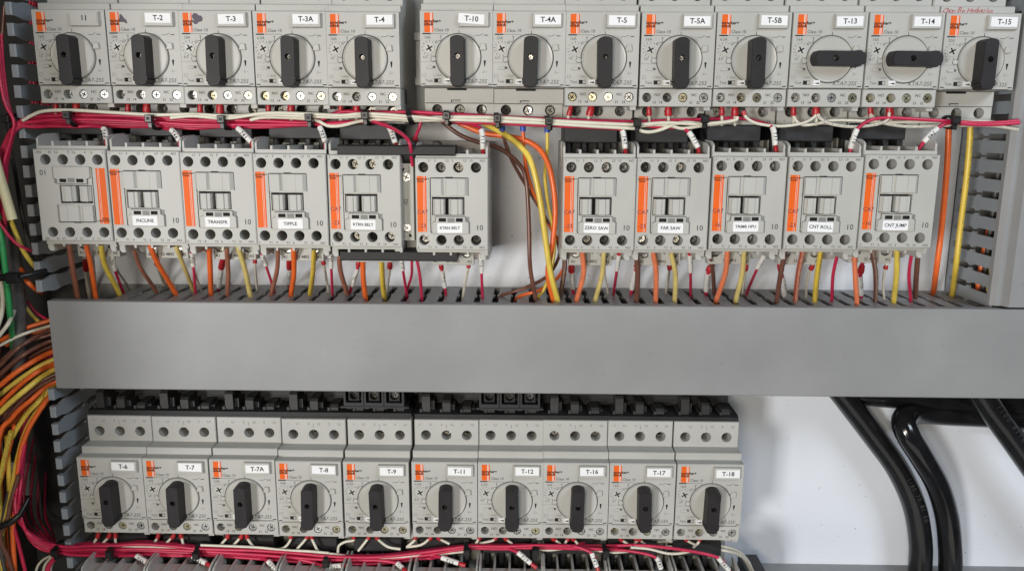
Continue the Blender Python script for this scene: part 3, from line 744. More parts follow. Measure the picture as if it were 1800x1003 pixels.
# ------------------------------------------------------------------ black busbars feeding the lower breakers
def busbar(units, label):
    u0, v0 = units[0]; u1 = units[-1][0]+44.5
    t = thing('busbar', label, 'busbar', (u0, v0+23.8, 0), 'busbars above the lower breakers')
    L = u1-u0
    b = MB(); b.extx([(0.1, 20), (0.1, 55.5), (3.2, 55.5), (4.2, 50), (4.2, 20)][::-1], 0.4, L-0.2)
    obj('comb_base', b.mesh('comb_base', ['black_plastic'], 0), t)
    b = MB(); b.box(0.4, L-3, 4.2, 27, 18, 37, 0, 0.8)
    b.box(4, L-8, 8.0, 8.8, 37, 37.7); b.box(4, L-8, 14.5, 15.2, 37, 37.7); b.box(4, L-8, 21.0, 21.8, 37, 37.7)
    obj('bar_housing', b.mesh('bar_housing', ['black_connector'], 0), t)
    for j, (u, v) in enumerate(units):
        for i, h in enumerate((16.5, 12.0, 7.6)):
            b = MB(); x = 8.1+14.1*i
            b.extx([(4.0, 38), (4.0, 53), (h-1.6, 53), (h, 51.2), (h, 38)][::-1], x-2.9, x+2.6); b.box(x+2.6, x+5.2, 4.0, h*0.55+1.5, 38, 49)
            b.box(x-4.6, x-2.9, 4.0, 6.2, 38, 54)
            obj('prong', b.mesh('prong', ['prong_black'], 0), t, (u-u0, 0, 0))
    return t
UL = [(at(px, py, 75).x, at(px, py, 75).y) for px, py, _, _ in LOW]
busbar(UL[:5], 'black busbar comb above breakers T-6 to T-9')
busbar(UL[5:], 'black busbar comb above breakers T-11 to T-18')
def feeder(px0, px1, y0, y1, w, label):
    a, c = at(px0, y1, w), at(px1, y0, w)
    t = thing('feeder_terminal', label, 'feeder terminal', (a.x, a.y, 0), 'black three pole feeder terminals')
    L, H = c.x-a.x, c.y-a.y; n = L/3
    for i in range(3):
        b = MB(); x0 = n*i+0.2; x1 = n*(i+1)-0.2
        wl = rect(x0+1.3, x1-1.3, 2.4, H-1)
        b.plate(rect(x0, x1, 0, H+2), [wl], w-28, w, 0, mh=1, zh=w-9)
        cx, cy = (x0+x1)/2, (H+1.4)/2
        b.plate(rect(cx-3.6, cx+3.6, cy-3.6, cy+3.6), [circ(cx, cy, 2.9, 16)], w-9, w-1.5, 2, mh=1, zh=w-8)
        b.flat(wl, [], w-9, 1)
        obj('pole_housing', b.mesh('pole_housing', ['black_connector', 'void', 'charcoal_plastic'], 25), t)
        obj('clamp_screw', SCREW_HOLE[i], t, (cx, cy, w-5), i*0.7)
    b = MB()
    for x in (3, L*0.36, L*0.66, L-3): b.box(x-1.6, x+1.6, -3.5, 0, w-20, w-4)
    b.box(-2, L+2, -1.2, -0.1, w-16, w+0.6)
    obj('base_flange', b.mesh('base_flange', ['black_connector'], 0), t)
feeder(604, 710, 683, 713, 60, 'black three pole feeder terminal tucked under the duct above breaker T-9')
feeder(842, 950, 685, 716, 60, 'black three pole feeder terminal tucked under the duct above breaker T-12')

# ------------------------------------------------------------------ wires
def proj(p):
    d = Vector(p)-CAM
    q = [r.dot(d) for r in ROT]
    return 900-F*q[0]/q[2], 501.5+F*q[1]/q[2]
LABELS = {}
def along(b, q, txt, size, lift, m=1):
    L = sum((q[i]-q[i-1]).length for i in range(1, len(q))); adv = size*0.66
    if adv*len(txt) > L*0.9: adv = L*0.9/len(txt); 
    start = (L-adv*len(txt))/2+adv/2
    for k, ch in enumerate(txt):
        want = start+adv*k; acc = 0
        for i in range(1, len(q)):
            d = (q[i]-q[i-1]).length
            if acc+d >= want or i == len(q)-1:
                c = q[i-1].lerp(q[i], min(1, (want-acc)/max(d, 1e-6))); tg = q[i]-q[i-1]
                b.text(ch, c.x, c.y, c.z+lift, min(size, adv/0.6), m, rot=math.atan2(tg.y, tg.x), bold=0.04); break
            acc += d
def wire(colour, r, pts, label, group=None, parts=(), cat='wire', name='wire', n=9):
    """pts are panel coordinates. parts: (kind, axis, from, to, radius, text) measured along the picture of the wire"""
    sp = spline(pts)
    base = sp[0].copy()
    b = MB(); b.tube([p-base for p in sp], r, n)
    o = obj(name, b.mesh(name, [colour], 60), None, base)
    tag(o, label, cat, group)
    if parts:
        dense = spline(pts, 0.8); pr = [proj(p) for p in dense]
        for kind, ax, a, c, rr, tx in parts:
            lo, hi = min(a, c), max(a, c)
            idx = [i for i, q in enumerate(pr) if lo <= q[ax] <= hi]
            if len(idx) < 2: continue
            cut = next((j for j in range(1, len(idx)) if idx[j] != idx[j-1]+1), len(idx)); idx = idx[:cut]
            if len(idx) < 2: continue
            seg = [dense[i]-base for i in idx]
            if len(seg) > 14: seg = seg[::max(1, len(seg)//12)]+[seg[-1]]
            k = MB()
            nn = len(seg)
            if kind == 'ferrule': k.tube(seg, [rr*(0.80+0.2*min(1, 1.6*i/(nn-1))) for i in range(nn)], 10)
            else: k.tube(seg, rr, 12)
            m2 = {'ferrule': 'ferrule_red', 'blue': 'ferrule_blue', 'marker_sleeve': 'sleeve_white'}[kind]
            if tx: along(k, seg, tx, 3.0, rr+0.2)
            obj('marker_sleeve' if kind == 'marker_sleeve' else 'ferrule', k.mesh(kind, [m2, 'ink'], 60), o)
    return o
PLANE = DV0-2.0
def drop(org, s, colour, r, pts, label, w0=70.0, parts=(), group=None):
    """a wire that comes from under a contactor and dives into a slot of the duct"""
    px = [(org[0]+x/s, org[1]+y/s) for x, y in pts]
    e = atv(px[-1][0], px[-1][1], PLANE)
    e.z = min(max(e.z, 6.0), 57.0); ev = at(px[-1][0], px[-1][1], e.z); e = Vector((ev.x, min(ev.y, PLANE+1.5), e.z))
    y0, y1 = px[0][1], px[-1][1]
    P = []
    for x, y in px[:-1]:
        w = w0+(e.z-w0)*((y-y0)/(y1-y0))**1.3
        P.append(at(x, y, w)+Vector((RND.uniform(-.25, .25), 0, RND.uniform(-.5, .5))))
    P = [P[0]+Vector((0, 9, 1))]+P+[e, e+Vector(((e.x-P[-1].x)*0.25, -15, -6))]
    pp = []
    for kind, a, c, rr, tx in parts: pp.append((kind, 1, org[1]+a/s, org[1]+c/s, rr, tx))
    return wire(colour, r, P, label, group, pp)
A, sA = (100, 420), 8.182
Bc = (300, 420); Cc = (480, 420); Ic = (600, 400); sI = 6.0; Dc = (860, 420); Ec = (1060, 420); Fc = (1240, 420); Gc = (1440, 420); sG = 8.02
N = ['the upside down contactor', 'contactor INCLINE', 'contactor TRANSFR', 'contactor TIPPLE', 'the left RTRN BELT contactor', 'the right RTRN BELT contactor',
     'contactor ZERO SAW', 'contactor FAR SAW', 'contactor TRIMR HPU', 'contactor CNT ROLL', 'contactor CNT JUMP']
ph = 'phase wires below the contactors'; gc = 'control wires below the contactors'
def L(c, i, extra='dropping into the duct below'): return '%s wire %s %s' % (c, extra, N[i])
FE, MS = 'ferrule', 'marker_sleeve'
# upside down contactor
drop(A, sA, 'rust_wire', 1.75, [(175, 90), (215, 400), (300, 830)], L('brown', 0), group=ph)
drop(A, sA, 'orange_wire', 1.6, [(415, 95), (490, 350), (560, 850)], L('orange', 0), group=ph)
drop(A, sA, 'yellow_wire', 1.75, [(645, 100), (690, 380), (905, 800)], L('yellow', 0), group=ph)
drop(A, sA, 'white_wire', 1.5, [(415, 290), (425, 450), (455, 710)], L('white', 0, 'with wide red ferrule behind the orange wire of'), 40, [(FE, 270, 440, 2.2, None)], gc)
drop(A, sA, 'red_wire', 0.95, [(805, 120), (830, 400), (960, 780)], L('thin red', 0, 'with white sleeve dropping at the right of'), 62, [(MS, 185, 440, 1.6, '744')], gc)
drop(A, sA, 'white_wire', 0.75, [(815, 300), (880, 460), (1050, 730)], L('thin white', 0, 'slanting right into the duct beside'), 55, group=gc)
# INCLINE
drop(A, sA, 'rust_wire', 1.4, [(1100, 90), (1200, 400), (1440, 780)], L('brown', 1), group=ph)
drop(A, sA, 'orange_wire', 1.75, [(1340, 90), (1450, 330), (1720, 810)], L('orange', 1), group=ph)
drop(Bc, sA, 'pale_yellow_wire', 1.45, [(75, 110), (190, 400), (330, 760)], L('yellow', 1), group=ph)
drop(A, sA, 'white_wire', 1.3, [(1440, 280), (1450, 400), (1540, 650)], L('white', 1, 'with red ferrule behind the orange wire of'), 40, [(FE, 270, 365, 2.0, None)], gc)
drop(Bc, sA, 'red_wire', 0.95, [(295, 150), (320, 400), (360, 800)], L('thin red', 1, 'with white sleeve dropping at the right of'), 62, [(MS, 190, 395, 1.5, '744')], gc)
drop(Bc, sA, 'white_printed', 0.8, [(290, 380), (350, 490), (440, 760)], L('thin printed white', 1, 'dropping at the right of'), 52, group=gc)
# TRANSFR
drop(Bc, sA, 'orange_wire', 1.75, [(550, 120), (575, 480), (585, 810)], L('orange', 2), group=ph)
drop(Bc, sA, 'rust_wire', 1.55, [(810, 120), (830, 500), (820, 830)], L('brown', 2), group=ph)
drop(Bc, sA, 'pale_yellow_wire', 1.75, [(965, 105), (1070, 430), (1150, 840)], L('yellow', 2), group=ph)
drop(Bc, sA, 'red_wire', 1.2, [(740, 290), (728, 430), (690, 740)], L('red', 2, 'with wide ferrule and white sleeve below'), 48, [(FE, 280, 415, 2.2, None), (MS, 420, 690, 1.75, '741')], gc)
drop(Bc, sA, 'white_wire', 0.85, [(1205, 300), (1215, 400), (1245, 760)], L('thin white', 2, 'with small red ferrule below the right of'), 45, [(FE, 285, 350, 1.6, None)], gc)
drop(Bc, sA, 'red_wire', 0.9, [(1290, 150), (1370, 390), (1500, 790)], L('thin red', 2, 'with slanted white sleeve between TIPPLE and'), 60, [(MS, 210, 390, 1.5, '746')], gc)
# TIPPLE
drop(Bc, sA, 'rust_wire', 1.45, [(1545, 100), (1530, 450), (1440, 820)], L('brown', 3), group=ph)
drop(Cc, sA, 'orange_wire', 1.7, [(300, 100), (295, 500), (255, 830)], L('orange', 3), group=ph)
drop(Cc, sA, 'yellow_printed', 1.6, [(580, 130), (575, 480), (530, 820)], L('printed yellow', 3), group=ph)
drop(Cc, sA, 'red_wire', 1.2, [(228, 290), (235, 430), (230, 690)], L('red', 3, 'with wide ferrule and white sleeve behind the orange wire of'), 46, [(FE, 280, 425, 2.1, None), (MS, 430, 640, 1.6, '743')], gc)
drop(Cc, sA, 'white_printed', 0.85, [(715, 300), (730, 390), (800, 780)], L('thin white', 3, 'with small red ferrule below the right of'), 45, [(FE, 295, 365, 1.6, None)], gc)
drop(Cc, sA, 'red_wire', 0.95, [(822, 110), (835, 420), (855, 810)], L('thin red', 3, 'with long white sleeve at the right of'), 62, [(MS, 120, 415, 1.5, '742')], gc)
# left RTRN BELT
drop(Cc, sA, 'rust_wire', 1.65, [(955, 130), (965, 430), (1070, 810)], L('brown', 4), 62, group=ph)
drop(Cc, sA, 'orange_wire', 1.75, [(1285, 200), (1300, 550), (1330, 860)], L('orange', 4), 62, group=ph)
drop(Cc, sA, 'yellow_printed', 1.75, [(1560, 200), (1575, 550), (1600, 850)], L('printed yellow', 4), 62, group=ph)
drop(Cc, sA, 'red_wire', 1.1, [(1225, 310), (1212, 420), (1100, 790)], L('red', 4, 'with slanted white sleeve at the middle of'), 46, [(FE, 300, 395, 1.8, None), (MS, 400, 670, 1.6, '742')], gc)
drop(Cc, sA, 'white_printed', 1.0, [(1680, 320), (1680, 440), (1635, 790)], L('printed white', 4, 'with red ferrule beside the yellow wire of'), 46, [(FE, 315, 422, 1.9, None)], gc)
# right RTRN BELT and the interlock
drop(Ic, sI, 'red_wire', 0.95, [(632, 330), (650, 440), (690, 720)], 'red wire with short white sleeve dropping left of the interlock block', 56, [(MS, 335, 440, 1.5, '713')], gc)
drop(Ic, sI, 'red_wire', 0.95, [(735, 130), (742, 400), (735, 520), (680, 710)], 'red wire hanging from the interlock block and bending left into the duct', 62, [(FE, 110, 150, 1.4, None)], gc)
drop(Ic, sI, 'red_wire', 1.05, [(795, 330), (830, 530), (850, 760)], 'red wire slanting right beneath the link bar near the interlock block', 56, group=gc)
drop(Ic, sI, 'red_wire', 1.0, [(1045, 370), (1062, 450), (1105, 720)], L('red', 5, 'with white sleeve reading 717 below'), 48, [(FE, 370, 432, 1.7, None), (MS, 436, 632, 1.6, '712')], gc)
drop(Ic, sI, 'white_printed', 0.95, [(1343, 385), (1335, 440), (1280, 740)], L('printed white', 5, 'with small red ferrule below'), 48, [(FE, 385, 425, 1.6, None)], gc)
drop(Ic, sI, 'red_wire', 0.95, [(1475, 245), (1478, 480), (1490, 760)], L('red', 5, 'with upright white sleeve under the right corner of'), 66, [(FE, 238, 265, 1.4, None), (MS, 267, 472, 1.55, '712')], gc)
# ZERO SAW
drop(Dc, sA, 'brown_printed', 1.65, [(1080, 180), (1075, 450), (1020, 840)], L('brown', 6), 68, group=ph)
drop(Dc, sA, 'salmon_wire', 1.75, [(1335, 160), (1352, 500), (1250, 910)], L('orange', 6), group=ph)
drop(Dc, sA, 'pale_yellow_wire', 1.65, [(1655, 170), (1630, 500), (1520, 910)], L('yellow', 6), group=ph)
drop(Dc, sA, 'red_wire', 1.3, [(1180, 350), (1180, 480), (1210, 800)], L('red', 6, 'with wide ferrule and white sleeve below'), 48, [(FE, 340, 460, 2.3, None), (MS, 462, 700, 1.8, '711')], gc)
drop(Dc, sA, 'white_wire', 0.8, [(1650, 400), (1670, 560), (1710, 800)], L('thin white', 6, 'behind the yellow wire of'), 45, group=gc)
drop(Ec, sA, 'red_wire', 1.0, [(232, 170), (200, 440), (150, 810)], L('red', 6, 'with upright white sleeve at the right end of'), 68, [(FE, 170, 217, 1.6, None), (MS, 217, 442, 1.55, '711')], gc)
# FAR SAW
drop(Ec, sA, 'brown_wire', 1.75, [(465, 150), (505, 450), (480, 920)], L('brown', 7), group=ph)
drop(Ec, sA, 'salmon_wire', 1.75, [(715, 150), (762, 450), (755, 920)], L('orange', 7), group=ph)
drop(Ec, sA, 'pale_yellow_wire', 1.65, [(980, 160), (1040, 500), (1030, 915)], L('yellow', 7), group=ph)
drop(Ec, sA, 'red_wire', 1.3, [(515, 350), (465, 450), (400, 810)], L('red', 7, 'with wide ferrule and white sleeve behind the brown wire of'), 46, [(FE, 345, 422, 2.3, None), (MS, 430, 722, 1.8, '711')], gc)
drop(Ec, sA, 'white_printed', 0.95, [(957, 365), (955, 450), (905, 790)], L('printed white', 7, 'with red ferrule left of the yellow wire below'), 46, [(FE, 362, 428, 1.7, None)], gc)
drop(Ec, sA, 'red_wire', 1.0, [(1250, 170), (1262, 475), (1258, 830)], L('red', 7, 'with upright white sleeve at the right end of'), 68, [(FE, 172, 225, 1.6, None), (MS, 226, 466, 1.6, '711')], gc)
# TRIMR HPU
drop(Fc, sA, 'brown_wire', 1.4, [(60, 150), (110, 500), (125, 800)], L('brown', 8), group=ph)
drop(Fc, sA, 'salmon_wire', 1.75, [(320, 150), (290, 480), (150, 910)], L('orange', 8), group=ph)
drop(Fc, sA, 'pale_yellow_wire', 1.7, [(550, 150), (535, 480), (430, 920)], L('yellow', 8), group=ph)
drop(Fc, sA, 'red_wire', 1.3, [(100, 360), (40, 490), (5, 810)], L('red', 8, 'with wide ferrule and white sleeve behind the brown wire of'), 46, [(FE, 355, 460, 2.3, None), (MS, 480, 742, 1.8, '718')], gc)
drop(Fc, sA, 'white_wire', 0.85, [(597, 360), (572, 480), (530, 800)], L('thin white', 8, 'with red ferrule behind the yellow wire of'), 45, [(FE, 355, 460, 1.5, None)], gc)
drop(Fc, sA, 'red_wire', 1.0, [(888, 160), (750, 425), (585, 810)], L('red', 8, 'with tilted white sleeve at the right end of'), 68, [(FE, 165, 216, 1.6, None), (MS, 218, 425, 1.6, '718')], gc)
# CNT ROLL
drop(Fc, sA, 'brown_wire', 1.6, [(1145, 170), (1085, 500), (1020, 930)], L('brown', 9), group=ph)
drop(Fc, sA, 'rust_printed', 1.65, [(1405, 165), (1340, 500), (1290, 920)], L('printed rust coloured', 9), group=ph)
drop(Fc, sA, 'yellow_printed', 1.75, [(1655, 170), (1600, 600), (1570, 920)], L('printed yellow', 9), group=ph)
drop(Fc, sA, 'red_wire', 1.3, [(1060, 340), (1105, 520), (1135, 840)], L('red', 9, 'with white sleeve at the foot behind the brown wire of'), 44, [(FE, 335, 458, 2.1, None), (MS, 540, 812, 1.8, '717')], gc)
drop(Fc, sA, 'white_wire', 0.9, [(1535, 365), (1490, 500), (1445, 700), (1445, 850)], L('thin white', 9, 'with red ferrule between the rust and yellow wires of'), 46, [(FE, 362, 440, 1.8, None)], gc)
drop(Gc, sG, 'red_wire', 1.1, [(262, 175), (195, 500), (175, 890)], L('bare red', 9, 'without sleeve at the right end of'), 68, [(FE, 165, 205, 1.4, None)], gc)
# CNT JUMP
drop(Gc, sG, 'salmon_wire', 1.6, [(500, 250), (510, 600), (530, 940)], L('orange', 10), 64, group=ph)
drop(Gc, sG, 'brown_printed', 1.55, [(755, 190), (800, 500), (790, 900)], L('brown', 10, 'dropping into the duct below the middle of'), group=ph)
drop(Gc, sG, 'yellow_wire', 1.75, [(1100, 145), (1095, 500), (1045, 910)], L('yellow', 10), group=ph)
drop(Gc, sG, 'red_wire', 1.3, [(597, 370), (582, 520), (590, 840)], L('red', 10, 'with wide ferrule and white sleeve below'), 46, [(FE, 362, 482, 2.3, None), (MS, 520, 785, 1.7, '740')], gc)
drop(Gc, sG, 'white_wire', 0.85, [(947, 370), (912, 500), (900, 700), (915, 860)], L('thin white', 10, 'with small red ferrule below the middle of'), 46, [(FE, 365, 425, 1.6, None)], gc)
drop(Gc, sG, 'red_wire', 1.1, [(1315, 145), (1265, 500), (1290, 900)], L('bare red', 10, 'without sleeve right of the yellow wire of'), 66, [(FE, 150, 215, 1.5, None)], gc)
drop(Gc, sG, 'brown_wire', 1.7, [(1395, 190), (1370, 500), (1350, 850)], L('dark brown', 10, 'dropping at the right end of'), 55, group=ph)

def pw(colour, r, pts, label, w, group=None, parts=(), tail=None, head=None, **k):
    """pts in the photograph's pixels; w one depth or one per point"""
    ws = w if isinstance(w, (list, tuple)) else [w]*len(pts)
    P = [at(x, y, z) for (x, y), z in zip(pts, ws)]
    if head: P = [P[0]+Vector(head)]+P
    if tail: P = P+[P[-1]+Vector(tail)]
    return wire(colour, r, P, label, group, parts, **k)
DN = (0, -14, -6)
# the two thick wires beside the right duct and the loose loop of wires between the contactor groups
gl = 'loose wires hanging between the two contactor groups'
def loose(colour, r, pts, label, ws, parts=()):
    e = atv(pts[-1][0], pts[-1][1], PLANE); e.z = min(max(e.z, 8), 57)
    P = [at(x, y, w) for (x, y), w in zip(pts[:-1], ws)]+[e, e+Vector((0, -14, -4))]
    return wire(colour, r, P, label, gl, parts)
loose('orange_wire', 1.9, [(1668, 205), (1667, 240), (1664, 300), (1655, 400), (1645, 480), (1640, 517)], 'thick orange wire running down beside the right vertical duct', [44, 44, 44, 42, 38])
loose('yellow_printed', 1.9, [(1706, 205), (1705, 240), (1699, 310), (1688, 400), (1680, 470), (1673, 521)], 'thick yellow wire running down in front of the right duct slots', [46, 46, 46, 44, 42])
loose('brown_wire', 1.45, [(778, 214), (806, 236), (840, 250), (880, 262), (912, 288), (925, 318), (930, 400), (932, 470), (942, 530)], 'brown wire arching over the right RTRN BELT contactor and down to the duct', [40, 42, 44, 48, 52, 55, 56, 56])
loose('orange_wire', 1.8, [(806, 216), (850, 234), (895, 240), (935, 252), (958, 276), (970, 312), (976, 370), (971, 430), (963, 480), (973, 531)], 'orange wire arching to the right of the loose yellow wire', [38, 42, 46, 50, 54, 57, 58, 58, 57])
loose('yellow_wire', 2.0, [(846, 214), (890, 238), (920, 263), (936, 292), (949, 350), (959, 420), (968, 480), (980, 531)], 'thick yellow wire arching down between the two contactor groups', [42, 50, 56, 60, 62, 62, 60])
loose('brown_wire', 1.2, [(882, 222), (888, 250), (904, 290), (930, 335), (960, 385), (980, 425), (982, 452), (962, 485), (920, 507), (878, 522)], 'thin brown wire with blue ferrule crossing left into the duct', [50, 49, 46, 42, 36, 30, 28, 32, 40], [('blue', 1, 218, 231, 1.9, None)])
loose('orange_wire', 1.2, [(919, 222), (921, 260), (926, 300), (942, 350), (968, 400), (992, 445), (985, 482), (950, 509), (908, 524)], 'thin orange wire with blue ferrule crossing left into the duct', [50, 49, 46, 40, 34, 28, 32, 42], [('blue', 1, 218, 231, 1.9, None)])
loose('yellow_wire', 1.15, [(962, 222), (962, 260), (958, 310), (964, 360), (975, 420), (970, 470), (955, 510), (945, 525)], 'thin yellow wire with blue ferrule behind the loose orange wire', [50, 49, 46, 42, 36, 36, 42], [('blue', 1, 218, 233, 1.9, None)])

# ---- upper red and white bundle
gb, gw = 'red wires tied in the upper bundle', 'white wires tied in the upper bundle'
lr = 'crimson control wire tied into the upper bundle under the top breakers'
rn = random.Random(3)
END = {8: [(165, 222), (182, 226), (187, 245), (188, 262)], 7: [(285, 225), (303, 230), (316, 248), (318, 264)], 6: [(398, 222), (418, 226), (442, 250), (446, 266)], 5: [(549, 219), (562, 224), (572, 250), (573, 268)],
       4: [(640, 214), (668, 217), (684, 224), (695, 252), (698, 268)],
       3: [(600, 216), (646, 212), (722, 200), (787, 213), (830, 219), (846, 229), (849, 263), (849, 275)],
       2: [(600, 215), (646, 211), (722, 199), (787, 214), (875, 217), (964, 221), (1040, 224), (1078, 226), (1094, 231), (1099, 262), (1100, 275)],
       1: [(600, 197), (646, 199), (722, 197), (787, 201), (875, 206), (964, 210), (1040, 213), (1117, 219), (1160, 224), (1195, 225), (1211, 233), (1227, 260), (1229, 274)],
       0: [(600, 196), (646, 197), (722, 198), (787, 200), (875, 205), (964, 209), (1040, 212), (1117, 214), (1170, 212), (1234, 210), (1300, 208), (1340, 216), (1358, 225), (1363, 256), (1365, 274)]}
SLV = {8: (226, 246, '744'), 7: (230, 249, '746'), 6: (226, 251, '741'), 5: (224, 253, '707'), 4: (224, 255, '718'), 3: (229, 263, '717'), 2: (231, 263, '747'), 1: (233, 260, '711'), 0: (225, 257, '737')}
KEY = [(60, 204, 2.4), (95, 201, 2.6), (131, 200.5, 2.6), (200, 200.5, 2.9), (273, 204, 2.6), (340, 209, 2.6), (398, 210, 2.4), (470, 211.5, 2.2), (549, 213, 1.7)]
LIM = {8: 150, 7: 275, 6: 390, 5: 500, 4: 560, 3: 560, 2: 560, 1: 560, 0: 560}
for k in range(9):
    wv = 66+((k*5) % 7)-3
    if k % 3 == 0: pts = [(-30, 360+4*k), (-6, 290+3*k), (12, 243+1.5*k), (30, 217+k)]
    elif k % 3 == 1: pts = [(2+k, 400), (4+k, 330), (10+0.6*k, 265), (32, 216+k)]
    else: pts = [(-12+k, 400), (1+k, 300), (16, 246+k), (33, 216+k)]
    pts += [(x, y-0.8+1.08*d*k+rn.uniform(-1.0, 1.0)) for x, y, d in KEY if x < LIM[k]]+END[k]
    n = len(pts); ws = [wv]*n
    for j in range(4): ws[j] = 70
    ws[-1] = 76; ws[-2] = 75; ws[-3] = 72
    y0, y1, tx = SLV[k]
    ci = {8: 0, 7: 1, 6: 2, 5: 3, 4: 4, 3: 5, 2: 6, 1: 7, 0: 8}[k]
    P = [at(x, y, z) for (x, y), z in zip(pts, ws)]
    # sleeve only on the last stretch: measure on a short end wire of its own
    o = wire('red_wire', 1.1, P[:-1], 'crimson bundled wire ending in a white sleeve above %s' % N[ci], gb)
    bpt = spline([P[-4], P[-3], P[-2]], 1.0); bpt = [p for p in bpt if y0-1 <= proj(p)[1] <= y1+2]
    b0 = spline(P[:-1])[0]
    mk = MB(); mk.tube([p-b0 for p in bpt], 1.75, 12)
    along(mk, [p-b0 for p in bpt], tx, 3.0, 1.95)
    obj('marker_sleeve', mk.mesh('marker_sleeve', ['sleeve_white', 'ink'], 60), o)
    mk = MB(); mk.tube([P[-2]-b0, P[-2].lerp(P[-1], .5)-b0, P[-1]-b0], [1.1, 1.5, 1.5], 10); obj('ferrule', mk.mesh('ferrule', ['ferrule_red'], 60), o)
for k in range(3):
    pw('red_wire', 0.95, [(-8+5*k, 60), (-2+4*k, 120), (8+3*k, 180), (24, 212), (20+k, 240), (4+3*k, 300), (-4+3*k, 380)], 'crimson wire coming down the left edge to the upper tie, %s one' % ('leftmost', 'middle', 'rightmost')[k], 74-2*k, 'red wires from above left')
W_ = [('cream white wire along the top of the upper bundle from the left tie', [(40, 212), (58, 202), (80, 195), (131, 194), (200, 198), (273, 202), (340, 201), (398, 204), (470, 202), (549, 205), (600, 206), (646, 204), (722, 209), (787, 206), (875, 207), (964, 212), (1040, 216), (1117, 219), (1170, 216), (1234, 218), (1290, 212), (1296, 205)], 72),
      ('cream white wire in the upper bundle ending near breaker T-5', [(300, 207), (340, 204), (398, 208), (470, 199), (549, 201), (600, 203), (646, 200), (722, 205), (787, 210), (875, 213), (964, 217), (1040, 222), (1117, 226)], 73),
      ('cream white wire in the upper bundle beneath the others near breaker T-4', [(440, 211), (470, 206), (549, 210), (575, 221), (600, 221), (640, 212), (690, 210), (722, 212), (787, 211)], 70),
      ('cream white wire looping under the bundle between ZERO SAW and FAR SAW', [(1117, 226), (1130, 231), (1145, 232), (1165, 227), (1195, 216), (1234, 217)], 71),
      ('cream white wire crossing the bundle below breaker T-5A', [(1117, 223), (1150, 219), (1182, 222), (1200, 226), (1234, 221), (1275, 216), (1295, 211)], 70)]
for lb, pts, w in W_: pw('white_wire', 1.1, pts, lb, w, gw)
pw('white_wire', 0.95, [(1306, 195), (1312, 207), (1330, 217), (1370, 222), (1410, 217), (1430, 207), (1434, 202)], 'white wire looping from breaker T-5B to breaker T-13', 70, 'white jumper loops', [(FE, 1, 185, 203, 1.6, None)])
pw('white_printed', 0.95, [(1438, 200), (1442, 208), (1460, 218), (1500, 223), (1540, 219), (1560, 211), (1563, 198)], 'white wire looping from breaker T-13 to breaker T-14', 70, 'white jumper loops')
pw('white_wire', 0.95, [(1393, 198), (1398, 211), (1412, 220), (1440, 217), (1460, 212), (1500, 212), (1560, 215), (1640, 214), (1720, 213), (1760, 216)], 'white wire from breaker T-13 running right towards the duct', 66, 'white jumper loops')
pw('white_printed', 0.95, [(1529, 200), (1537, 208), (1555, 217), (1600, 223), (1660, 221), (1740, 221), (1790, 228)], 'white printed wire from breaker T-14 running into the right duct', 67, 'white jumper loops')
pw('red_wire', 1.1, [(1790, 212), (1760, 215), (1720, 216), (1668, 213), (1600, 209), (1560, 207), (1530, 211), (1508, 226), (1500, 245), (1495, 262)], 'red wire from the right duct ending in a white sleeve at CNT ROLL', [68, 68, 69, 70, 70, 70, 70, 74, 75, 76], gb, [(MS, 1, 227, 262, 1.75, '710')], tail=(0, -5, 0))
pw('red_wire', 1.1, [(1792, 216), (1750, 219), (1710, 219), (1668, 216), (1649, 225), (1634, 238), (1622, 252)], 'red wire from the right duct ending in a white sleeve at CNT JUMP', [68, 68, 69, 71, 73, 75, 76], gb, [(MS, 0, 1623, 1648, 1.8, '740')], tail=(-3, -5, 0))
pw('red_wire', 1.1, [(655, 213), (690, 226), (712, 240), (721, 255), (723, 275)], 'red wire dropping from the bundle over the black link bar into the interlock', [70, 76, 88, 92, 84], gb, tail=(0, -6, -4))
pw('red_wire', 1.1, [(741, 205), (738, 222), (731, 240), (729, 252)], 'short red wire dropping beside the interlock above the link bar', [66, 66, 64, 62], gb, [(FE, 1, 240, 250, 1.6, None)])

# ferrules and short tails under the top breakers
g1 = 'ferruled wire tails under the top breakers'
ST = [(98, 'T-1'), (134, 'T-1'), (225, 'T-2'), (258, 'T-2'), (352, 'T-3'), (387, 'T-3'), (472, 'T-3A'), (512, 'T-3A'), (599, 'T-4'), (627, 'T-4'), (1004, 'T-5'), (1040, 'T-5'), (1141, 'T-5A'), (1175, 'T-5A'), (1269, 'T-5B'), (1292, 'T-5B'), (1395, 'T-13'), (1434.5, 'T-13'), (1529.5, 'T-14'), (1563, 'T-14')]
for i, (x, nm) in enumerate(ST):
    nm = '11' if nm == 'T-1' else nm
    wide = i % 2 == 1
    dx = -6 if x in (1004, 1040) else (2 if x > 1500 else 0)
    y = 181 if x < 700 else 186
    pw('white_wire', 0.95, [(x, y), (x+dx*0.4, y+10), (x+dx, y+24), (x+dx*1.5, y+34)], '%s red ferrule on a white wire under breaker %s' % ('wide' if wide else 'slim', nm), [66, 66, 65, 63], g1,
       [(FE, 1, y, y+18, 2.5 if wide else 1.75, None)], head=(0, 4, 0))

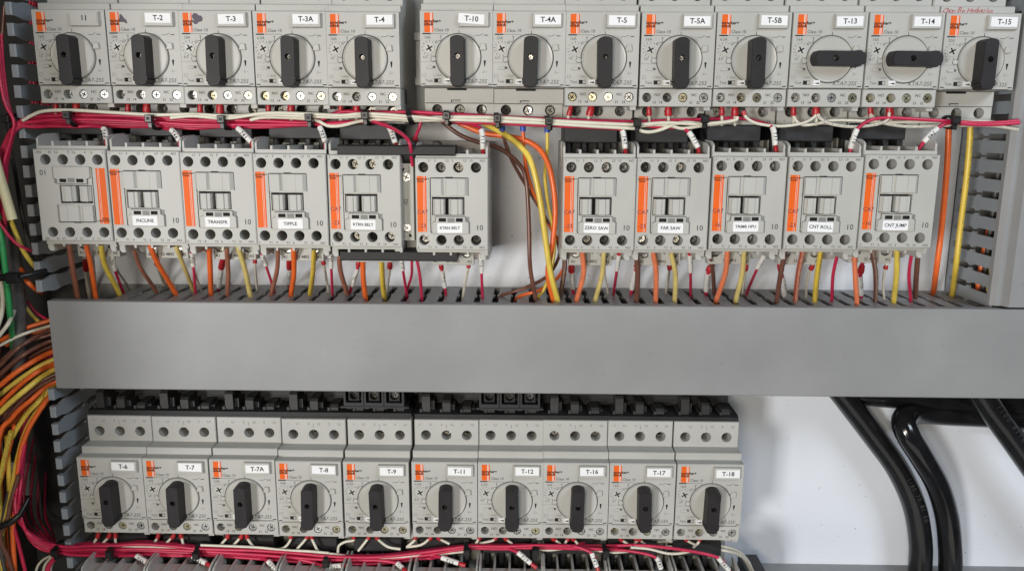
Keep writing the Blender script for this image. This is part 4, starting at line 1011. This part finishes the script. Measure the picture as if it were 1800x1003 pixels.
# ---- lower red and white bundle
gb2, gw2 = 'red wires tied in the lower bundle', 'white wires tied in the lower bundle'
K2 = [(110, 957, 1.9), (160, 954, 2.7), (203, 954.5, 2.6), (250, 951, 3.2), (310, 955, 3.0), (353, 960, 2.2), (450, 963, 2.6), (520, 968, 2.6), (578, 974, 2.3), (660, 975, 2.2), (740, 968, 2.0), (822, 957, 1.6), (880, 957, 1.5), (941, 956, 1.5), (1000, 957, 1.4), (1063, 958, 1.4)]
E2 = {8: (225, [(240, 976), (258, 987), (264, 997)], '744'), 7: (330, [(339, 977), (362, 989), (369, 998)], '741'), 6: (455, [(471, 985), (485, 1000), (488, 1008)], '701'), 5: (545, [(577, 995), (601, 993), (612, 1003)], '712'),
      4: (680, [(698, 989), (708, 998), (711, 1006)], '705'), 3: (750, [(776, 979), (806, 989), (816, 1001)], '712'), 2: (890, [(910, 970), (933, 989), (936, 1003)], '717'), 1: (1010, [(1040, 971), (1049, 995), (1050, 1006)], '741'), 0: (1070, [(1133, 958), (1204, 966), (1262, 979), (1281, 1001), (1284, 1010)], '741')}
def bundle_end(o, b0, pts3, tx):
    q = [p-b0 for p in spline(pts3, 1.5)]
    m_ = MB(); m_.tube(q, 1.75, 12); along(m_, q, tx, 3.0, 1.95)
    obj('marker_sleeve', m_.mesh('marker_sleeve', ['sleeve_white', 'ink'], 60), o)
    f = q[-1]; d = (q[-1]-q[-2]).normalized(); m_ = MB(); m_.tube([f, f+d*2, f+d*5], [1.1, 1.5, 1.5], 10); obj('ferrule', m_.mesh('ferrule', ['ferrule_red'], 60), o)
for k in range(9):
    lim, en, tx = E2[k]
    start = [(46+0.8*k, 690), (36+1.2*k, 780), (25+1.6*k, 855), (28+1.0*k, 905), (62, 943+1.8*k)]
    mids = [(x, y+d*k+rn.uniform(-1.0, 1.0)) for x, y, d in K2 if x < lim]
    pts = start+mids+en
    ws = [18+4*(k % 4), 30+5*(k % 4), 54+3*(k % 4), 62+3*(k % 3), 68]+[66+((k*5) % 7)-3]*len(mids)+[72]+[75]*(len(en)-1)
    P = [at(x, y, z) for (x, y), z in zip(pts, ws)]
    o = wire('red_wire', 1.1, P[:-1], 'crimson lower bundle wire ending in a white sleeve below breaker %s' % LOW[k if k == 9 else {8: 0, 7: 1, 6: 2, 5: 3, 4: 4, 3: 5, 2: 6, 1: 7, 0: 9}[k]][2], gb2)
    bundle_end(o, spline(P[:-1])[0], P[-3:-1], tx)
o = pw('red_wire', 1.0, [(941, 962), (1063, 965), (1110, 968), (1151, 978), (1162, 998)], 'crimson lower bundle wire ending in a white sleeve below breaker T-17', [68, 68, 70, 74, 75], gb2, [(MS, 1, 979, 999, 1.75, '741')])
for k in range(4):
    pw('red_wire', 0.9, [(86+2*k, 670), (62+8*k, 760), (44+12*k, 850), (44+12*k, 905), (62+10*k, 934), (100, 955+1.5*k), (114, 962+k)], 'dark red thin wire hanging behind the lower left wires, %s of four from the left' % ('first', 'second', 'third', 'last')[k], [-20, -16+3*k, -10+4*k, 0+4*k, 24+4*k, 58, 64], 'thin red wires hanging at the left')
for k in range(2):
    pw('red_wire', 1.0, [(108, 966), (98-4*k, 980), (88-4*k, 994), (84-5*k, 1012)], 'crimson wire leaving the lower bundle downwards at its left tie, %s one' % ('right', 'left')[k], 66, 'red wires leaving the lower bundle tie')
for k in range(3):
    pw('white_wire', 0.9, [(104+k, 972), (80+9*k, 980), (66+12*k, 994), (62+13*k, 1015)], 'grey white wire curving down below the lower left tie, %s one' % ('left', 'middle', 'right')[k], 58, 'white wires below the lower left tie')
pw('white_wire', 0.9, [(110, 962), (170, 958), (260, 960), (353, 962), (450, 966), (520, 969), (578, 972), (640, 980), (700, 978), (760, 974), (822, 968)], 'cream white wire running through the lower bundle from its left tie', 68, gw2)
pw('white_wire', 0.9, [(353, 957), (450, 961), (500, 966), (545, 968), (578, 971)], 'cream white wire along the top of the lower bundle below breaker T-8', 69, gw2)
pw('white_wire', 0.95, [(941, 963), (965, 966), (1000, 963), (1063, 968), (1080, 970), (1110, 967), (1108, 962)], 'white wire drooping below the lower bundle near breaker T-16', 67, gw2)
pw('white_wire', 0.95, [(1109, 961), (1142, 964), (1169, 971), (1190, 972), (1215, 968)], 'white wire drooping below the lower bundle near breaker T-17', 72, gw2)
for k, pts in enumerate(([(1118, 955), (1128, 951), (1187, 951), (1240, 954), (1293, 966), (1315, 985), (1322, 1003)], [(1160, 961), (1180, 960), (1231, 962), (1284, 969), (1311, 983), (1324, 1003)], [(1215, 968), (1240, 962), (1290, 970), (1308, 982), (1320, 1003)])):
    pw('white_wire', 1.0, pts, ('upper', 'middle', 'lower')[k]+' white wire curving down into the black grommet at the bottom edge', [58, 58, 58, 56, 52, 46, 40] if len(pts) == 7 else ([58, 58, 58, 56, 50, 42] if len(pts) == 6 else [58, 58, 55, 48, 42]), gw2)
g3 = 'ferruled wire tails under the lower breakers'
T2 = [(173, 'T-6', [(-3, 8), (-8, 16)]), (193, 'T-6', [(-4, 8), (-12, 16)]), (203, 'T-6', [(0, 8), (0, 18)]), (279, 'T-7', [(-3, 8), (-10, 18)]), (306, 'T-7', [(-6, 8), (-16, 18)]), (318, 'T-7', [(2, 8), (4, 18)]), (401, 'T-7A', [(-2, 6), (-14, 19)]), (425, 'T-7A', [(-3, 6), (-16, 20)]), (434, 'T-7A', [(2, 8), (11, 21)]),
      (512, 'T-8', [(-2, 10), (-12, 22), (-34, 27)]), (541, 'T-8', [(-4, 8), (-22, 28)]), (548, 'T-8', [(1, 8), (11, 29)]), (622, 'T-9', [(-1, 9), (-14, 11), (-26, 18), (-28, 30)]), (649, 'T-9', [(-4, 8), (-19, 27)]), (662, 'T-9', [(4, 8), (20, 20), (42, 24)]),
      (731, 'T-11', [(-3, 9), (-16, 20)]), (758, 'T-11', [(-4, 6), (-18, 16), (-44, 20)]), (770, 'T-11', [(4, 6), (20, 14)]), (844, 'T-12', [(-4, 8), (-8, 14)]), (873, 'T-12', [(-8, 8), (-30, 13)]), (888, 'T-12', [(3, 6), (12, 13)]),
      (971, 'T-16', [(5, 6), (14, 13)]), (999, 'T-16', [(-2, 6), (-6, 12)]), (1006, 'T-16', [(4, 6), (9, 12)]), (1090, 'T-17', [(4, 6), (13, 12)]), (1117, 'T-17', [(2, 8), (-2, 12)]), (1123, 'T-17', [(4, 7), (10, 12)]), (1204, 'T-18', [(8, 8), (19, 14)]), (1231, 'T-18', [(-4, 10), (-13, 18)])]
cnt = {}
for x, nm, offs in T2:
    j = cnt.get(nm, 0); cnt[nm] = j+1
    y = 938 + (x-300)*0.006
    pts = [(x, y), (x+offs[0][0]*0.3, y+4)]+[(x+dx, y+dy) for dx, dy in offs]
    pw('white_wire', 0.95, pts, '%s white wire tail with red ferrule under breaker %s' % (('left', 'middle', 'right')[j], nm), 66, g3, [(FE, 1, y-4, y+6.5, 1.6, None)], head=(0, 5, 0))

# ---- cable ties
def tie(px, py, hpx, w, label, group, tilt=0.25, depth=7.0, thick=1.25, head=True):
    c = at(px, py, w); h = hpx/2/2.75
    t = tag(obj('cable_tie', None, None, (c.x, c.y, w)), label, 'cable tie', group)
    b = MB(); ring = []
    for i in range(25):
        a = 2*math.pi*i/24; y = h*math.cos(a); z = depth*math.sin(a); ring.append((-y*tilt, y, z))
    for d in (-0.9, 0, 0.9): b.tube([(x+d, y, z) for x, y, z in ring], thick*0.62, 6)
    obj('band', b.mesh('tie_band', ['tie_black'], 60), t)
    if head:
        b = MB(); b.box(-2.3, 2.3, -2.2, 2.6, depth-0.6, depth+3.0, 0, 0.5); b.box(-1.3, 1.3, -5.5, -2.2, depth-1.0, depth+0.9, 0, 0.3); b.quad(-1.0, 1.0, -0.6, 1.2, depth+3.04, 1)
        obj('head', b.mesh('tie_head', ['tie_black', 'charcoal_plastic'], 0), t, (0, h*0.25, 0))
gt1, gt2 = 'cable ties on the upper bundle', 'cable ties on the lower bundle'
for px, py, h, lb in ((25, 213, 24, 'black cable tie at the left end of the upper bundle'), (131, 207, 30, 'black cable tie on the upper bundle below breaker 11'), (273, 213, 28, 'black cable tie on the upper bundle below breaker T-2'), (398, 214, 26, 'black cable tie on the upper bundle below breaker T-3'),
                      (549, 211, 24, 'black cable tie on the upper bundle below breaker T-3A'), (646, 207, 24, 'black cable tie on the upper bundle below breaker T-4'), (722, 205, 24, 'black cable tie on the upper bundle in the gap left of breaker T-10'), (787, 207, 22, 'black cable tie on the upper bundle below breaker T-10'),
                      (875, 212, 24, 'black cable tie on the upper bundle below the left of breaker T-4A'), (964, 216, 22, 'black cable tie on the upper bundle below the right of breaker T-4A'), (1117, 219, 20, 'black cable tie on the upper bundle below the right of breaker T-5'), (1234, 213, 22, 'black cable tie on the upper bundle below the right of breaker T-5A'), (1668, 215, 20, 'black cable tie on the red wires above the thick orange wire')):
    tie(px, py, h, 67, lb, gt1, head=px != 722)
for px, py, h, lb in ((108, 963, 24, 'black cable tie at the left end of the lower bundle'), (203, 965, 26, 'black cable tie on the lower bundle below breaker T-6'), (353, 968, 26, 'black cable tie on the lower bundle below breaker T-7'), (578, 982, 26, 'black cable tie on the lower bundle below breaker T-8'),
                      (822, 961, 18, 'black cable tie on the lower bundle below breaker T-11'), (941, 961, 16, 'black cable tie on the lower bundle below breaker T-12'), (1063, 963, 16, 'black cable tie on the lower bundle below breaker T-16')):
    tie(px, py, h, 67, lb, gt2)

# ---- wires in the open left duct
gv = 'thick wires sweeping round the left end of the wide duct'
SW = [('orange_wire', 1.6, [(-40, 260), (0, 180), (180, 85), (385, 15)], 'dull orange wire, topmost of the sweep'), ('white_wire', 1.1, [(-40, 260), (0, 215), (180, 125), (385, 60)], 'pale thin wire, second of the sweep'),
      ('brown_wire', 1.5, [(-40, 450), (0, 375), (150, 230), (390, 95)], 'brown wire, third of the sweep'), ('brown_wire', 1.4, [(-30, 420), (10, 340), (180, 200), (390, 130)], 'dark brown wire behind the third of the sweep'), ('brown_wire', 1.6, [(-40, 530), (0, 450), (170, 300), (395, 180)], 'grey brown wire, fifth of the sweep'),
      ('orange_wire', 1.8, [(-40, 620), (0, 535), (170, 400), (410, 265)], 'bright orange wire above the yellow ones of the sweep'), ('yellow_wire', 1.8, [(-40, 700), (0, 610), (200, 455), (415, 330)], 'upper yellow wire of the sweep'), ('orange_wire', 1.7, [(-40, 790), (0, 690), (150, 540), (290, 430), (420, 370)], 'red orange wire between the two yellow ones of the sweep'),
      ('yellow_wire', 1.9, [(-40, 850), (0, 750), (200, 570), (425, 410)], 'lower yellow wire of the sweep'), ('brown_wire', 1.7, [(-30, 980), (20, 860), (200, 630), (430, 480)], 'brown wire below the yellow ones of the sweep'), ('orange_wire', 1.7, [(-10, 1040), (100, 790), (260, 640), (430, 510)], 'lower orange wire of the sweep'),
      ('yellow_printed', 1.7, [(60, 1040), (90, 960), (200, 780), (320, 650), (430, 540)], 'printed yellow wire of the sweep'), ('brown_wire', 1.6, [(-30, 900), (0, 830), (90, 700), (250, 560), (430, 450)], 'dark wire behind the lower yellow of the sweep')]
for i, (c, r, p, lb) in enumerate(SW):
    pts = [(x/4.556, 560+y/4.556) for x, y in p]
    n = len(pts); ws = [50+(i % 3)*5]*(n-1)+[44]
    pw(c, r, pts, lb, ws, gv, tail=(22, 6, -8), head=(-16, -110, -14))
gz = 'wires running down the lower left edge'
ZW = [('yellow_wire', 1.9, [(400, 560), (330, 700), (260, 800), (190, 950), (130, 1180), (70, 1500), (-40, 1900)], 'yellow wire running down the lower left edge beside the red wires'), ('orange_wire', 1.7, [(410, 600), (300, 760), (220, 900), (160, 1100), (130, 1400), (105, 1700), (120, 2050)], 'orange wire running down the lower left edge to the bottom'),
      ('brown_wire', 1.5, [(150, 1250), (90, 1450), (60, 1600), (0, 1750), (60, 1900), (110, 2050)], 'brown wire at the very lower left corner'), ('grey_wire', 1.6, [(120, 1200), (60, 1450), (20, 1650), (10, 1850), (50, 2050)], 'grey wire at the very lower left corner'), ('red_wire', 1.3, [(200, 1000), (130, 1350), (105, 1600), (150, 1800), (210, 2050)], 'crimson wire running straight down the lower left to the bottom edge'),
      ('yellow_printed', 1.7, [(90, 900), (40, 1100), (0, 1280), (-60, 1500)], 'printed yellow wire leaving the left edge'), ('yellow_wire', 1.5, [(-20, 1850), (10, 1950), (30, 2060)], 'short yellow wire in the bottom left corner'), ('orange_wire', 1.5, [(120, 850), (70, 1050), (30, 1200), (-30, 1400)], 'orange wire leaving the left edge beside the printed yellow one')]
for i, (c, r, p, lb) in enumerate(ZW):
    pw(c, r, [(x/4.556, 560+y/4.556) for x, y in p], lb, 56+4*(i % 3), gz)
pw('cream_cable', 3.0, [(-14, 262), (-2, 305), (10, 345), (22, 386)], 'cream white cable end cut off square at the left edge', 80, n=14)
pw('grey_wire', 4.4, [(-10, 280), (6, 360), (22, 440), (32, 520), (34, 600), (30, 680)], 'thick dark grey cable running down the left edge', [56, 56, 56, 54, 50, 40], n=14)
pw('green_wire', 1.9, [(-4, 370), (4, 430), (11, 490), (17, 545), (21, 585), (24, 630), (24, 680)], 'green wire running down the left edge in front of the grey cable', [72, 72, 72, 70, 58, 36, 10])
gy = 'thin wires at the upper left edge'
pw('yellow_wire', 1.6, [(12, 370), (28, 410), (42, 442), (56, 462), (66, 473), (74, 478)], 'yellow wire slanting into the left duct fingers', [60, 66, 66, 62, 50, 28], gy)
pw('orange_wire', 1.6, [(24, 440), (44, 488), (56, 502), (66, 510), (74, 514)], 'orange wire slanting into the left duct below the yellow one', [40, 62, 62, 54, 30], gy)
pw('red_wire', 1.0, [(-4, 385), (14, 412), (32, 430), (54, 440), (70, 442)], 'single crimson wire crossing the grey cable at the left edge', [74, 74, 74, 68, 50], gy)
pw('white_wire', 1.5, [(-6, 470), (4, 510), (4, 545), (-6, 580)], 'cream wire at the left edge below the black strap', 68, gy)
pw('white_wire', 1.3, [(-8, 598), (6, 580), (17, 564), (28, 538), (36, 500)], 'pale wire bending out of the left edge beneath the green wire', [74, 74, 72, 50, 20], gy)
pw('brown_wire', 1.2, [(8, 10), (4, 60), (-2, 120)], 'dark brown wire at the top left corner', 50, gy)
pw('grey_wire', 1.3, [(10, 230), (26, 300), (34, 350), (44, 400), (54, 440), (60, 480)], 'grey thin wire behind the crimson wires at the left', [20, 40, 46, 46, 40, 10], gy)
pw('yellow_wire', 1.3, [(46, 540), (58, 556), (72, 568)], 'short yellow wire behind the sweep at the left', 36, gy)
pw('red_wire', 1.0, [(48, 528), (62, 548), (84, 562)], 'short dark red wire behind the sweep at the left', 32, gy)
for k in range(7):
    pw('red_wire', 0.95, [(52+5*k, -10), (54+5*k, 60), (52+6*k, 130), (60+5*k, 200)], 'dark red wire behind the upper left duct fingers, %s from the left' % ('first', 'second', 'third', 'fourth', 'fifth', 'sixth', 'last')[k], 18+(k*7) % 14, 'dark red wires behind the upper left fingers')
t = tag(obj('cable_tie', None, None, at(30, 486, 76)), 'wide black strap round the grey cable at the left edge', 'cable tie', 'black straps at the left edge')
b = MB(); b.tube([(-26, -1.5, -4), (-12, -0.5, 2), (0, 0, 3), (7, 1, -1), (12, 2.0, -12)], [2.2, 2.4, 2.4, 2.0, 1.6], 8); obj('band', b.mesh('tie_band', ['tie_black'], 60), t)
b = MB(); b.box(-4, 4, -3.4, 3.4, 2, 6.5, 0, 0.8); obj('head', b.mesh('tie_head', ['tie_black'], 0), t)
t = tag(obj('cable_tie', None, None, at(14, 918, 76)), 'black strap slanting round the wires at the lower left edge', 'cable tie', 'black straps at the left edge')
b = MB(); b.tube([(-22, -8, -3), (-6, -2.5, 3), (4, 2, 3), (9, 6, 0), (11, 14, -8)], [1.9, 2.2, 2.2, 2.0, 1.6], 8); obj('band', b.mesh('tie_band', ['tie_black'], 60), t)
# bracket behind the wires at the left
a, c = at(24, 868, -20), at(96, 812, -20)
t = thing('mounting_bracket', 'flat grey metal bracket with one hole behind the lower left wires', 'bracket', (a.x, a.y, -20))
b = MB(); b.plate(rect(0, c.x-a.x, 0, c.y-a.y), [circ(5.5, (c.y-a.y)*.55, 4, 18)], -1, 1.2); obj('plate', b.mesh('bracket_plate', ['bracket_grey'], 28), t)

# ---- thick black power cables on the white panel
gp = 'thick black power cables'
def power(pts, ws, r, label, m='power_black'): return pw(m, r, pts, label, ws, gp, cat='power cable', name='power_cable', n=24)
power([(1440, 640), (1486, 700), (1534, 763), (1578, 824), (1607, 888), (1618, 951), (1617, 1003), (1612, 1080)], [17, 17, 16, 16, 16, 17, 18, 20], 8.4, 'leftmost thick black power cable curving down out of the wide duct', 'power_printed')
power([(1900, 746), (1800, 736), (1730, 731), (1670, 728), (1625, 725), (1597, 728), (1588, 742), (1598, 768), (1622, 806), (1648, 852), (1664, 905), (1670, 960), (1670, 1010), (1666, 1080)], [10, 10, 10, 10, 11, 18, 27, 32, 32, 28, 24, 22, 22, 22], 8.3, 'thick black power cable coming from the right and bending sharply down')
power([(1690, 640), (1729, 700), (1763, 748), (1800, 800), (1850, 872), (1900, 950)], [26, 28, 30, 30, 30, 30], 8.5, 'thick black power cable crossing the right edge in front of the others', 'power_printed')
power([(1500, 690), (1580, 698), (1680, 704), (1760, 708), (1850, 712)], [9, 9, 9, 9, 9], 8.4, 'thick black power cable lying flat just beneath the wide duct')
def cable_print(o, txt, px, w, r, size, col='ink_cable'):
    p = [at(x, y, w) for x, y in px]; q = spline(p, 1.0); b = MB(); acc = 0; k = 0
    for i in range(1, len(q)-1):
        acc += (q[i]-q[i-1]).length
        if acc >= size*0.62 and k < len(txt):
            tg = (q[i+1]-q[i-1]).normalized(); c = q[i]
            b.text(txt[k], c.x-o.location.x/S, c.y-o.location.z/S, w+r+0.15+o.location.y/S, size, 0, rot=math.atan2(tg.y, tg.x), bold=0.02); acc = 0; k += 1
    obj('cable_print', b.mesh('cable_print', [col], 0), o)
PC = [o for o in bpy.data.objects if o.name.startswith('power_cable')]
cable_print(PC[2], '1100 81/60/20', [(1738, 700), (1772, 745), (1808, 796)], 30, 8.7, 5.2)
cable_print(PC[0], '1/80 70 81 50', [(1585, 828), (1611, 880), (1624, 945), (1624, 1003)], 16.5, 8.7, 4.6)
e = at(1328, 1000, 40)
t = thing('grommet', 'black plastic grommet swallowing the white wires at the bottom edge', 'grommet', (e.x, e.y-8, 0))
b = MB(); b.box(-7, 7, -12, 7.5, 18, 46, 0, 1.2); obj('grommet_body', b.mesh('grommet_body', ['grommet'], 0), t)

for k, (c, u, w, v1) in enumerate((('orange_wire', 9, 27, -132), ('yellow_wire', 8, 42, -126), ('grey_wire', 11, 30, -70), ('orange_wire', 7, 45, -92))):
    wire(c, 1.9, [(RU+u, -190, w), (RU+u+1, v1-25, w), (RU+u+6, v1, w-4), (RU+u+16, v1+30, w-12)], '%s wire glimpsed through the lower slots of the right duct' % ('deep orange', 'front yellow', 'dark grey', 'rear orange')[k], 'wires inside the right duct')

MORE = [('orange_wire', [(-20, 300), (60, 210), (200, 130), (390, 80)], 'deep orange'), ('brown_wire', [(-20, 560), (40, 470), (200, 330), (400, 225)], 'deep brown'), ('red_wire', [(-20, 650), (60, 520), (220, 380), (410, 290)], 'deep red'), ('brown_wire', [(-20, 720), (60, 590), (230, 450), (415, 350)], 'second deep brown'),
        ('orange_wire', [(-10, 900), (60, 760), (230, 570), (425, 440)], 'second deep orange'), ('yellow_printed', [(-30, 880), (20, 800), (120, 690), (300, 550), (425, 470)], 'deep printed yellow'), ('orange_wire', [(20, 1000), (110, 830), (240, 690), (400, 560)], 'third deep orange'), ('brown_wire', [(40, 1040), (140, 850), (280, 700), (420, 580)], 'third deep brown')]
for c, p, nm in MORE:
    pts = [(x/4.556, 560+y/4.556) for x, y in p]
    pw(c, 1.5, pts, nm+' wire lying behind the front strands of the sweep', [40]*(len(pts)-1)+[36], gv, tail=(20, 5, -6), head=(-14, -110, -12))
for k in range(5):
    pw('red_wire', 1.05, [(-14, 470-34*k), (-4+2*k, 380-20*k), (6+2*k, 300-9*k), (18+k, 240-2*k), (30, 216)], 'crimson wire fanning down the left edge, %s of five from below' % ('first', 'second', 'third', 'fourth', 'last')[k], [64, 66, 68, 70, 70], 'red wires fanning at the left edge')

for k, (xe, nm) in enumerate(((1010, 'T-16'), (1080, 'T-17'), (760, 'T-11'))):
    mids = [(x, y+d*(1.5+2.6*k)+rn.uniform(-.8, .8)) for x, y, d in K2 if x < xe]
    pw('red_wire', 1.1, [(48+k, 700), (37+2*k, 790), (28+2*k, 865), (31+2*k, 908), (62, 946+3*k)]+mids+[(xe, mids[-1][1]-1), (xe+30, mids[-1][1]-9)], 'crimson wire in the lower bundle running on to below breaker '+nm, [22, 38, 56, 66, 69]+[70-2*k]*len(mids)+[66, 56], gb2)
